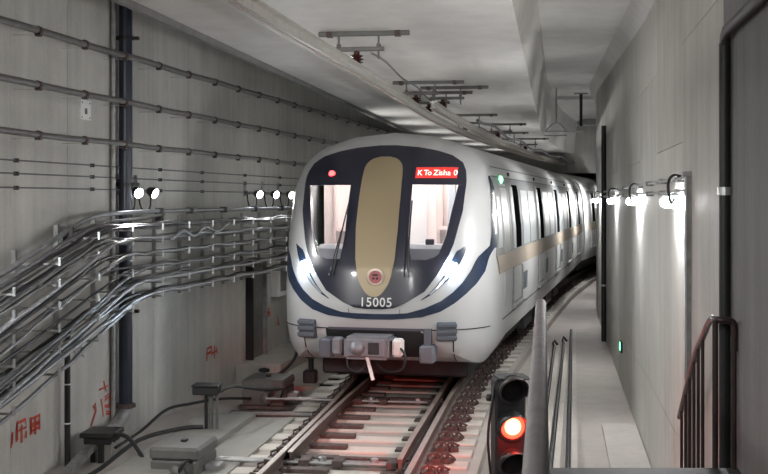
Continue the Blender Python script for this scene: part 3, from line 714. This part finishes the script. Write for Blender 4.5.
# junction chamber on legs under the pipe
t = thing('pipe_stand', 'dark square pipe box on a steel stand below the tall navy pipe', 'pipe stand', (LW(13.6)+.36, 13.6, FZ), -.1)
MB().box(-.20, .20, -.22, .22, .30, .36).build('top_box', BLACK, t, bevel=.012); MB().box(-.16, .16, -.18, .18, .22, .30).build('lower_box', BLACK, t, bevel=.01)
for x, y in ((-.1, -.12), (.0, -.15)): MB().box(x, x+.06, y, y+.06, 0, .24).build('leg', BLACK, t)
MB().cyl((.15, -.1, 0), (.15, -.1, .24), .02, 8).build('leg', GALV_D, t)
MB().box(-.06, .04, -1.3, -.1, -.02, .05, Matrix.Translation((-.06, 0, .20)) @ Matrix.Rotation(.15, 4, 'X')).build('diagonal_brace', GALV_D, t)
# slim dark post on the left
t = thing('cable_post', 'slim black post standing from the floor to the cable racks', 'post', (LW(13.25)+.12, 13.25, FZ))
MB().cyl((0, 0, 0), (0, 0, 1.62), .035, 10).build('post_body', BLACK, t, smooth=True); 
for z in (.5, .95): MB().lathe([(.038, 0), (.038, .015)], Matrix.Translation((0, 0, z)), 12).build('band', WHITEP, t)
MB().box(-.038, .038, -.038, .038, 1.38, 1.46).build('yellow_band', YELLOW, t)
# three long conduits
for i, (z, nm) in enumerate(((4.56, 'top'), (3.98, 'middle'), (3.45, 'lowest'))):
    lab = {'top': 'topmost of three long wall conduits, just under the ceiling', 'middle': 'middle of three long wall conduits, above the white wall plate', 'lowest': 'lowest of three long wall conduits, just above the thin wires'}[nm]
    t = thing('wall_conduit', lab, 'conduit')
    MB().tube([WL(y, .27+.008*math.sin(y*3+i), z+.006*math.sin(y*2.2+i)) for y in frange(8, 42, .45)], .040-.003*i, 10).build('conduit_body', CONDUIT, t, smooth=True)
    for q, y in enumerate(frange(9.1, 40, 1.05)):
        MB().cyl((LW(y), y, z-.045), (LW(y)+.27, y, z-.045), .004, 5).build('bracket', C_WALL_L, t); MB().box(LW(y)+.24, LW(y)+.30, y-.04, y+.04, z-.058, z-.025).build('saddle', RUST, t)
        MB().cyl((LW(y)+.27, y-.04, z), (LW(y)+.27, y+.04, z), .050-.003*i, 10).build('clamp', RUST, t)
# three thin wires with studs
for i, z in enumerate((3.17, 3.03, 2.88)):
    t = thing('wall_wire', ['upper', 'middle', 'lower'][i] + ' of three thin wires stretched along the left wall', 'wire')
    MB().tube([WL(y, .09, z) for y in frange(8, 34, 1)], .009, 5).build('wire_body', WIRE, t)
    for y in (10.0, 12.2, 13.95, 16.0, 17.6, 19.6, 21.6, 24): MB().box(LW(y)+.06, LW(y)+.11, y-.02, y+.02, z-.022, z+.022).build('stud', BLACK, t)
# cable racks
def drop(Y, z0):
    st = 13.75 + (2.4-z0)*1.25; d = 0
    if Y < st:
        u = st-Y; d = .27*(u-.35) if u > .7 else .27*u*u/1.4
        if Y < 10: d = .27*(st-10-.35)
    return d
TIERS = [2.39, 2.22, 2.04, 1.86, 1.69, 1.51]; TN = ['topmost', 'second', 'third', 'fourth', 'fifth', 'lowest']
cm = [CAB_D, CAB_M, CAB_L]
for i, z0 in enumerate(TIERS):
    n = [6, 6, 5, 3, 6, 5][i]
    for j in range(n):
        off = .27 + .23*j/(n-1) + random.uniform(-.01, .01); r = random.choice([.012, .015, .02, .024]); a = random.uniform(0, 6); amp = random.uniform(.006, .03); sh = random.uniform(-.35, .35); sl = random.uniform(.9, 1.12)
        wob = lambda y: amp*math.sin(y*1.9+a) + amp*.6*math.sin(y*4.3+a*2)
        m = CAB_L if (j == n-1 and i in (1, 2, 4, 5)) else random.choice([CAB_D, CAB_D, CAB_M, CAB_M, CAB_L] if j else [CAB_D, CAB_M])
        pts = [WL(y, off+wob(y+1)*.6, z0+r+.006-drop(y+sh, z0)*(sl if y < 13.5 else 1)+abs(wob(y))*1.1) for y in frange(8.5, 33, .3)]
        tn = {CAB_D: 'dark', CAB_M: 'grey', CAB_L: 'silvery'}[m]
        setp(MB().tube(pts, r, 7).build('rack_cable', m, smooth=True), tn+' cable lying on the '+TN[i]+' tier of the left wall racks', 'cable', tn+' cables on the '+TN[i]+' tier')
# loose curly cable near the floodlights
setp(MB().tube(smoothpath([WL(15.2, .56, 2.22), WL(15.6, .56, 2.33), WL(16.0, .56, 2.25), WL(16.4, .56, 2.36), WL(16.9, .56, 2.29), WL(17.4, .56, 2.40)]), .02, 7).build('loose_cable', CAB_L, smooth=True), 'loose wavy silvery cable on top of the racks right of the navy pipe', 'cable')
setp(MB().tube(smoothpath([WL(21.0, .40, 1.95), WL(21.6, .42, 2.25), WL(22.0, .42, 1.9), WL(22.5, .42, 2.2), WL(23.2, .42, 1.95)]), .03, 7).build('loose_cable', CAB_M, smooth=True), 'loose grey cable looped between the racks beside the train', 'cable')
ry = 9.5; k = 0
while ry < 31:
    y = ry
    t = thing('cable_rack', ('six-armed steel cable rack on the sloping cables left of the navy pipe' if y < 14.5 else 'six-armed steel cable rack between the navy pipe and the dark strip' if y < 20 else 'six-armed steel cable rack right of the dark strip, towards the train'), 'cable rack', (LW(y), y, 0), 0, 'cable racks on the left wall')
    zt, zb = TIERS[0]-drop(y, TIERS[0]), TIERS[-1]-drop(y, TIERS[-1])
    MB().box(0, .05, -.03, .03, zb-.12, zt+.14).build('upright', GALV_D, t)
    for z0 in TIERS:
        z = z0-drop(y, z0)
        MB().box(.03, .52, -.012, .012, z-.022, z-.002).build('arm', GALV_D, t)
        MB().box(.505, .525, -.02, .02, z-.03, z+.06).build('arm_tip', GALV, t)
    ry += .92; k += 1
# upper pair of pipes
for q, (dz, r) in enumerate(((0, .03), (-.09, .022))):
    t = thing('bent_pipe', ['thicker silvery pipe bending down above the cable racks', 'thinner grey pipe bending down just under the thicker silvery one'][q], 'pipe')
    yend = 33 if q == 0 else 15.6
    MB().tube([WL(y, .27+.03*q, 2.60+dz*(1 if y < 15 else max(.45, 1-(y-15)))-drop(y, 2.3)-.02*max(0, 15-y)) for y in frange(8.5, yend, .3)], r, 9).build('pipe_body', [CAB_L, CONDUIT][q], t, smooth=True)
    for y in [12.95, 15.5, 16.6, 18.0, 19.5, 21, 22.5]:
        if y < yend: z = 2.60+dz-drop(y, 2.3)-.02*max(0, 15-y); MB().box(LW(y)+.22, LW(y)+.33, y-.03, y+.03, z-.045, z+.045).build('clamp', BLACK, t)
# wall plate
def wp(px): return 7487/(622-px)
y = wp(85)
t = thing('wall_plate', 'small white square plate screwed to the left wall below the middle conduit', 'plate', (LW(y), y, 3.84), -math.atan(.207))
MB().box(-.01, .012, -.13, .13, -.12, .12).build('plate_body', WHITEP, t); MB().box(.012, .016, -.03, .03, -.05, .02).build('mark', T_SLATE, t)
for a in (-.1, .1):
    for c in (-.09, .09): MB().box(.012, .016, a-.008, a+.008, c-.008, c+.008).build('screw', RUST, t)
# dark strip built in place of a shaded wall recess; white cabinet beside it
y = 20.3; t = thing('wall_recess_strip', 'dark strip drawn for the shaded wall recess beside the train', 'column', (LW(y), y, -.02), -math.atan(.207))
MB().box(-.02, .06, -.38, .38, 0, 1.72).build('web', CONDUIT, t); MB().box(.0, .13, -.42, -.36, 0, 1.72).build('flange', BLACK, t); MB().box(.0, .13, .36, .42, 0, 1.72).build('flange', GALV_D, t)
y = 21.6; t = thing('wall_cabinet', 'narrow white cabinet on the wall between the dark strip and the train', 'cabinet', (LW(y), y, .95), -math.atan(.207))
MB().box(-.02, .16, -.30, .30, 0, .78).build('cabinet_body', WHITEP, t, bevel=.012); MB().box(.16, .172, -.20, .20, .1, .70).build('cabinet_door', T_GREY, t); MB().box(.172, .19, .13, .16, .36, .46).build('door_handle', BLACK, t)
# floodlights
def flood(y, z, aim, label, power, standoff=.42):
    t = thing('floodlight', label, 'floodlight', (LW(y), y, z), 0, 'floodlights on the left wall')
    MB().box(-.01, .04, -.025, .025, -.04, .22).build('wall_mount', GALV_D, t); MB().cyl((.03, 0, 0), (standoff-.05, 0, 0), .016, 8).build('arm', GALV, t)
    d = Vector(aim).normalized(); M = Matrix.Translation((standoff, 0, -.01)) @ d.to_track_quat('Z', 'Y').to_matrix().to_4x4()
    MB().lathe([(.03, -.09), (.05, -.07), (.076, .0), (.08, .03), (.074, .033)], M, 18).build('lamp_housing', BLACK, t, smooth=True)
    MB().lathe([(.072, .025), (.062, .045), (.02, .052)], M, 18).build('lamp_face', E_FLOOD, t, smooth=True)
    MB().tube(smoothpath([(standoff-.03, 0, -.06), (standoff-.04, 0, -.2), (standoff-.1, 0, -.27), (.08, 0, -.18), (.05, 0, .05)]), .011, 6).build('cable_loop', BLACK, t, smooth=True)
    ld = bpy.data.lights.new('flood_beam', 'SPOT'); ld.energy = power; ld.spot_size = 2.0; ld.spot_blend = .8; ld.shadow_soft_size = .12; ld.color = (1, .985, .955)
    lo = link(bpy.data.objects.new('flood_beam', ld)); lo.parent = t; lo.location = M @ Vector((0, 0, .09)); lo.rotation_euler = (-d).to_track_quat('Z', 'Y').to_euler()
    lo.rotation_euler = d.to_track_quat('-Z', 'Y').to_euler()
    return t
flood(14.85, 2.86, (.75, -.62, -.40), 'bright floodlight right beside the navy pipe, aimed into the tunnel', FLOOD_POWER*6, .25)
flood(15.35, 2.86, (.85, -.25, -.40), 'tilted floodlight next to the one touching the navy pipe', FLOOD_POWER*4, .25)
flood(10.0, 2.86, (.75, .6, -.40), 'floodlight on the left wall above the lower end of the cable racks', FLOOD_POWER*6, .5)
for y in (19.8, 20.75, 21.7): flood(y, 2.86, (.8, -.6, -.25), 'floodlight in the row of three between the navy pipe and the train', FLOOD_POWER*5, .25)
for y in (24.5, 27.5, 31, 34.5, 38, 42): flood(y, 3.3, (.8, -.2, .22), 'added unseen floodlight behind the train, tilted up to brighten the ceiling', FLOOD_POWER*4, .30)  # added out of sight behind the train to brighten the ceiling
# painted marks: brush strokes on the wall
def strokes(px, py, segs, sc, m, label, wd=.018):
    segs = segs + [[(a+random.uniform(-.05, .05), b_-random.uniform(.02, .15)) for a, b_ in sg] for sg in segs[::2]]
    y0 = wp(px); z0 = CAMZ-(py-HOR)/F*y0; d = Vector((.207, 1, 0)).normalized()
    t = thing('painted_mark', label, 'painted mark', WL(y0, .004, z0), 0)
    for sg in segs:
        pts = [d*(a*sc*2.2)+Vector((0, 0, b_*sc)) for a, b_ in sg]; mbx = MB(); rows = []
        for i, p in enumerate(pts):
            q = pts[min(i+1, len(pts)-1)]-pts[max(0, i-1)]; q.normalize(); nrm = Vector((d.y, -d.x, 0)).cross(q) * (wd*random.uniform(.7, 1.2))
            rows.append([p-nrm+Vector((.004, 0, 0)), p+nrm+Vector((.004, 0, 0))])
        mbx.grid(rows).build('brush_stroke', m, t)
    return t
CH1 = [[(-.5,.5),(-.5,-.4)],[(-.5,.45),(-.15,.5),(-.1,.1),(-.5,.05)],[(-.7,.1),(-.72,-.5)],[(-.3,.3),(-.3,-.6)],[(.1,.5),(.12,-.35)],[(.1,.4),(.5,.45),(.5,-.3)],[(.1,.1),(.5,.1)],[(.1,-.2),(.5,-.15)],[(.3,.5),(.28,-.4)],[(-.1,-.1),(-.12,-.45)]]
CH2 = [[(-.4,.4),(-.42,-.5)],[(-.4,.35),(.0,.4)],[(-.4,.0),(.0,.05)],[(0,.45),(.02,-.3)],[(.3,.4),(.28,-.45)],[(.05,-.1),(.45,-.05)],[(.5,.2),(.5,-.2)]]
CH3 = [[(-.5,-.6),(-.3,-.1),(-.35,.2),(-.45,.1)],[(-.1,.3),(0,-.5)],[(.05,.3),(.3,.4),(.25,-.1),(.05,-.05)],[(.45,.2),(.3,-.5)],[(.1,-.3),(.5,-.5)],[(-.2,.7),(.2,.75)],[(0,1.0),(.1,.6)]]
strokes(28, 428, CH1, .22, RED_PAINT, 'smeared red painted characters on the wall left of the slim black post')
strokes(103, 405, CH3, .30, RED_PAINT, 'red scrawl on the wall just left of the navy pipe foot', .013)
strokes(211, 352, CH2, .22, RED_PAINT, 'small red painted character low on the wall between navy pipe and dark strip', .016)
strokes(266, 314, CH1, .20, RED_PAINT, 'red painted characters below the narrow white cabinet', .014)
strokes(277, 322, CH3, .12, RED_PAINT, 'thin red scrawl beside the train on the wall', .009)
strokes(263, 347, CH2, .11, RED_PAINT, 'tiny red smear low on the wall right of the dark strip', .010)
strokes(78, 352, CH3, .13, GREY_MARK, 'faint grey scribble on the wall below the cable racks', .008)

# ------------------------------------------------------------------ right wall services
def WR(Y, off, z): return (RW(Y)-off, Y, z)
def yr(px): return F*1.09/(px-556)
# 1.2 m tube lamps
def tube_lamp(yc, z, label, on=True):
    t = thing('tube_lamp', label, 'lamp', (RW(yc), yc, z), -math.atan(.1496), 'tube lamps on the right wall')
    P_, R_ = cap_tube((-.10, -.45, 0), (-.10, .45, 0), .048)
    MB().tube(P_, R_, 14).build('diffuser', E_TUBE, t, smooth=True)
    MB().box(-.135, -.065, -.42, .42, .045, .07).build('lamp_housing', GALV, t, bevel=.006)
    for y in (-.30, .30): MB().box(-.11, .0, y-.015, y+.015, .055, .08).build('wall_arm', GALV, t)
    MB().tube(smoothpath([(-.10, -.44, .03), (-.14, -.52, .0), (-.16, -.5, .14), (-.12, -.42, .22), (-.05, -.35, .22), (-.03, -.3, .21)]), .013, 7).build('cable_loop', BLACK, t, smooth=True)
    ld = bpy.data.lights.new('tube_glow', 'AREA'); ld.shape = 'RECTANGLE'; ld.size = .08; ld.size_y = .9; ld.energy = TUBE_POWER; ld.color = (1, .985, .955)
    lo = link(bpy.data.objects.new('tube_glow', ld)); lo.parent = t; lo.location = (-.16, 0, -.03); lo.rotation_euler = Vector((-1, 0, -.25)).to_track_quat('-Z', 'Y').to_euler()
    return t
for y, lb in ((10.0, 'tube lamp on the right wall at the galvanised post, first of the row'), (15.0, 'tube lamp on the right wall, second from the galvanised post'), (20.7, 'tube lamp on the right wall between the second lamp and the dark riser'), (28.2, 'tube lamp on the right wall just past the dark riser'), (34.5, 'tube lamp round the bend of the right wall'), (40, 'tube lamp round the bend of the right wall'), (44.5, 'tube lamp round the bend of the right wall')):
    tube_lamp(y, 2.73, lb)
# conduits along the lamps
for i, z in enumerate((2.93, 2.82)):
    t = thing('lamp_conduit', ['upper thin conduit linking the right wall lamps', 'lower thin conduit linking the right wall lamps'][i], 'conduit')
    MB().tube([WR(y, .05, z) for y in frange(9.3, 31, 1)], .014, 7).build('conduit_body', GALV, t, smooth=True)
    for y in frange(9.8, 30, 1.6): MB().box(RW(y)-.08, RW(y)+.01, y-.02, y+.02, z-.025, z+.025).build('clip', GALV_D, t)
y = yr(691); t = thing('channel_post', 'galvanised channel post on the right wall beside the first tube lamp', 'post', (RW(y), y, FZ), -math.atan(.1496))
MB().box(-.04, .0, -.025, .025, 0, 3.27).build('web', GALV_D, t); MB().box(-.05, -.036, -.04, .04, 0, 3.27).build('flange', GALV, t)
MB().box(-.07, .0, -.05, .05, 3.27, 3.31).build('end_cap', GALV_D, t)
y = yr(606); t = thing('dark_riser', 'black riser pipe standing on the right wall between lamps', 'pipe', (RW(y)-.05, y, FZ))
MB().cyl((0, 0, 0), (0, 0, 4.7), .055, 12).build('pipe_body', BLACK, t, smooth=True); MB().lathe([(.065, 0), (.065, .04)], Matrix.Translation((0, 0, 1.2)), 12).build('clamp', GALV, t)
# near black pipe with a bend
t = thing('corner_pipe', 'thick black pipe at the corner of the dark pier, bending along under the ceiling', 'pipe', (0, 0, 0))
px_, py_ = path(7.12)+1.045, 7.12
MB().tube([(px_, py_, FZ), (px_, py_, 3.72)], .036, 14).build('pipe_body', BLACK, t, smooth=True)
MB().tube([(px_, py_, 3.70), (px_-.005, py_-.03, 3.76), (RP(6.9)-.04, 6.95, 3.78), (RP(5)-.04, 5, 3.78), (RP(2)-.04, 2, 3.78)], .034, 12).build('top_run', BLACK, t, smooth=True)
for z in (2.78, .95): MB().lathe([(.046, 0), (.046, .05)], Matrix.Translation((px_, py_, z)), 14).build('clamp', GALV, t)
# green exit sign
y = yr(622); t = thing('exit_marker', 'tiny green lit exit marker low on the right wall', 'sign', (RW(y), y, .33), -math.atan(.1496))
MB().box(-.03, .005, -.16, .16, -.09, .09).build('marker_body', T_DARK, t); MB().box(-.036, -.03, -.05, .13, -.06, .06).build('marker_face', E_GREEN, t)
# landing and stair at the camera's feet
mb = MB(); LZ = 1.15
mb.add([(path(6.87)-.10, 6.87, LZ), (RP(6.87), 6.87, LZ), (RP(-4), -4, LZ), (path(-4)-.10, -4, LZ), (path(6.87)-.10, 6.87, FZ), (RP(6.87), 6.87, FZ), (RP(-4), -4, FZ), (path(-4)-.10, -4, FZ)],
       [(0,1,2,3),(4,7,6,5),(0,4,5,1),(1,5,6,2),(2,6,7,3),(3,7,4,0)])
t = thing('stair', 'grey steel landing with steps down to the walkway below', 'stair')
mb.build('landing', mat('dark_landing_steel', (.045, .043, .042), .6), t)
for i in range(7):
    y0 = 6.87+i*.26; z = LZ-.185*(i+1)
    MB().add([(path(y0)-.08, y0, z), (path(y0)+.98, y0, z), (path(y0+.26)+.98, y0+.26, z), (path(y0+.26)-.08, y0+.26, z), (path(y0)-.08, y0, z-.04), (path(y0)+.98, y0, z-.04), (path(y0+.26)+.98, y0+.26, z-.04), (path(y0+.26)-.08, y0+.26, z-.04)],
             [(0,1,2,3),(4,7,6,5),(0,4,5,1),(1,5,6,2),(2,6,7,3),(3,7,4,0)]).build('tread', CONDUIT, t)
# left landing handrail
t = thing('landing_handrail', 'thick worn steel handrail beside the red signal, running along the landing', 'handrail')
hl_ = lambda y: path(y)-.02-.0104*y
P_, R_ = cap_tube((hl_(2.2), 2.2, 2.10), (hl_(7.35), 7.35, 2.09), .033, k=4)
MB().tube(P_, R_, 14).build('top_rail', HANDR, t, smooth=True)
for y in (3.6, 5.4, 7.2): MB().cyl((hl_(y), y, LZ-.0 if y < 6.87 else LZ-.37), (hl_(y), y, 2.09), .02, 10).build('post', HANDR, t, smooth=True)
MB().cyl((hl_(2.2), 2.2, 1.65), (hl_(7.2), 7.2, 1.65), .015, 8).build('mid_rail', HANDR, t)
# right stair handrail with balusters
t = thing('stair_railing', 'dark brown stair railing with close balusters against the right wall', 'railing')
rp = [(1.06, 6.85, 1.85), (1.06, 6.85, 2.0), (1.03, 6.85, 2.03), (.97, 6.86, 2.035), (.95, 7.0, 2.03), (.95, 7.2, 1.97), (.95, 7.45, 1.86), (.95, 7.75, 1.74), (.95, 8.3, 1.42), (.95, 8.85, 1.08)]
rp = [(path(y)+l, y, z) for l, y, z in rp]
MB().tube(smoothpath(rp, 5), .021, 12).build('hand_rail', MAROON, t, smooth=True)
rz_ = poly([(6.85, 2.035), (7.2, 1.97), (7.45, 1.86), (7.75, 1.74), (8.3, 1.42), (8.85, 1.08)])
for y in (6.86, 7.45, 7.68, 7.92, 8.17, 8.43, 8.70):
    zb = max(FZ+.02, LZ-.185*max(0, int((y-6.87)/.26)+1)) if y > 6.87 else LZ
    MB().cyl((path(y)+.95, y, zb), (path(y)+.95, y, rz_(y)), .012 if y > 7 else .018, 8).build('baluster', MAROON, t, smooth=True)
MB().cyl((path(6.85)+1.06, 6.85, LZ), (path(6.85)+1.06, 6.85, 1.9), .016, 8).build('end_post', MAROON, t, smooth=True)
# low cable troughs on the walkway
for i, (l0, l1, ya, yb, lb) in enumerate(((-.17, .0, 10, 24.0, 'pale narrow floor trough nearest the kerb, with a black hooked pipe'), (-.03, .20, 10, 24.6, 'middle pale narrow floor trough with a black hooked pipe'), (.17, .39, 10, 27, 'longest pale floor trough, closest to the right wall'))):
    t = thing('floor_trough', lb, 'cable trough')
    f = lambda y, o: path(y)+l0+(l1-l0)*(y-13.2)/(yb-13.2)+o
    Y = frange(ya, yb, 1)
    MB().sweep([(0, 0), (.075, 0), (.075, .05), (0, .05)], [(f(y, 0), y, FZ) for y in Y], lambda i: (1, 0)).build('trough_body', C_SLEEP, t)
    pts = [(f(y, -.035), y, FZ+.03) for y in Y]+([(f(yb, -.03), yb+.2, FZ+.06), (f(yb, .0), yb+.25, FZ+.12), (f(yb, .05), yb+.15, FZ+.05)] if i < 2 else [])
    MB().tube(pts, .026, 8).build('side_pipe', BLACK, t, smooth=True)

# ------------------------------------------------------------------ red dwarf signal
Ys = 10.35; sx = (512-384)/F*Ys; sz = CAMZ-226*Ys/F
t = thing('railway_signal', 'black dwarf railway signal showing a glowing red aspect beside the track', 'signal', (sx, Ys, FZ), .12)
z0 = sz-FZ
MB().box(-.15, .13, .0, .22, z0-.55, z0+.42).build('signal_case', BLACK, t, bevel=.02)
MB().box(-.05, .05, .05, .15, 0, z0-.5).build('post', GALV_D, t); MB().box(-.14, .14, -.04, .24, 0, .04).build('base_plate', RUST, t)
MB().box(-.13, .16, -.06, .24, z0+.42, z0+.44).build('top_cover', BLACK, t, bevel=.006)
for q, dz in enumerate((.33, 0, -.33)):
    M = Matrix.Translation((0, 0, z0+dz)) @ Matrix.Rotation(math.pi/2, 4, 'X')
    rg = MB().lathe([(.135, -.01), (.135, .03), (.115, .035), (.115, .01)], M, 24).build('lens_ring', BLACK, t, smooth=True)
    hood = MB(); rows = []
    for a in frange(-.15*math.pi, 1.15*math.pi, .2): rows.append([M @ Vector((.125*math.cos(a), .125*math.sin(a), .02)), M @ Vector((.128*math.cos(a), .128*math.sin(a), .10+.12*max(0, math.sin(a))))])
    hood.grid(rows); ho = hood.build('hood', BLACK, t, smooth=True); md = ho.modifiers.new('thick', 'SOLIDIFY'); md.thickness = .008
    if q == 1:
        MB().lathe([(.112, .0), (.112, .02), (.080, .034)], M, 24).build('lens', E_RED, t, smooth=True)
        MB().lathe([(.078, .030), (.07, .044), (.03, .05)], M, 24).build('lens_core', E_REDC, t, smooth=True)
    else: MB().lathe([(.112, .0), (.10, .02), (.04, .03)], M, 24).build('dark_lens', T_DGLASS, t, smooth=True)
MB().tube(smoothpath([(-.17, .1, z0-.5), (-.22, 0, z0-.1), (-.19, -.03, z0+.2), (-.15, .05, z0+.36)]), .012, 6).build('side_conduit', BLACK, t)
MB().lathe([(.03, 0), (.04, .03), (.03, .06)], Matrix.Translation((-.19, .06, z0+.22)), 10).build('hinge_knob', BLACK, t)
ld = bpy.data.lights.new('red_track_fill', 'SPOT'); ld.spot_size = .66; ld.spot_blend = .8; ld.energy = 330; ld.color = (1, .05, .03); ld.shadow_soft_size = .1  # added red spot beside the case, tinting the track behind it
lo = link(bpy.data.objects.new('red_track_fill', ld)); lo.parent = t; lo.location = (-.32, -.05, z0); lo.rotation_euler = Vector((-.07, 1, -.22)).to_track_quat('-Z', 'Y').to_euler()

l2 = bpy.data.lights.new('lens_glow', 'POINT'); l2.energy = 13; l2.color = (1, .03, .02); l2.shadow_soft_size = .09
lo2 = link(bpy.data.objects.new('lens_glow', l2)); lo2.parent = t; lo2.location = (0, -.17, z0)
# ------------------------------------------------------------------ added fill lamps under the slab, out of view
for i, (y, lt) in enumerate(((5.5, -3.6), (1.0, -3.4), (-4.0, -3.2))):
    t = thing('fill_lamp', 'added broad fill lamp under the slab, out of view', 'lamp', (path(y)+lt, y, 4.55), 0, 'added fill lamps under the slab')
    MB().box(-.5, .5, -.25, .25, -.06, .03).build('lamp_housing', GALV_D, t); MB().box(-.46, .46, -.21, .21, -.07, -.06).build('lamp_face', E_FLOOD, t)
    ld = bpy.data.lights.new('fill_light', 'AREA'); ld.shape = 'RECTANGLE'; ld.size = .9; ld.size_y = .4; ld.energy = REAR_POWER; ld.color = (1, .985, .955)
    lo = link(bpy.data.objects.new('fill_light', ld)); lo.parent = t; lo.location = (0, 0, -.09); lo.rotation_euler = Vector((.25, .75, -.6)).to_track_quat('-Z', 'Y').to_euler()
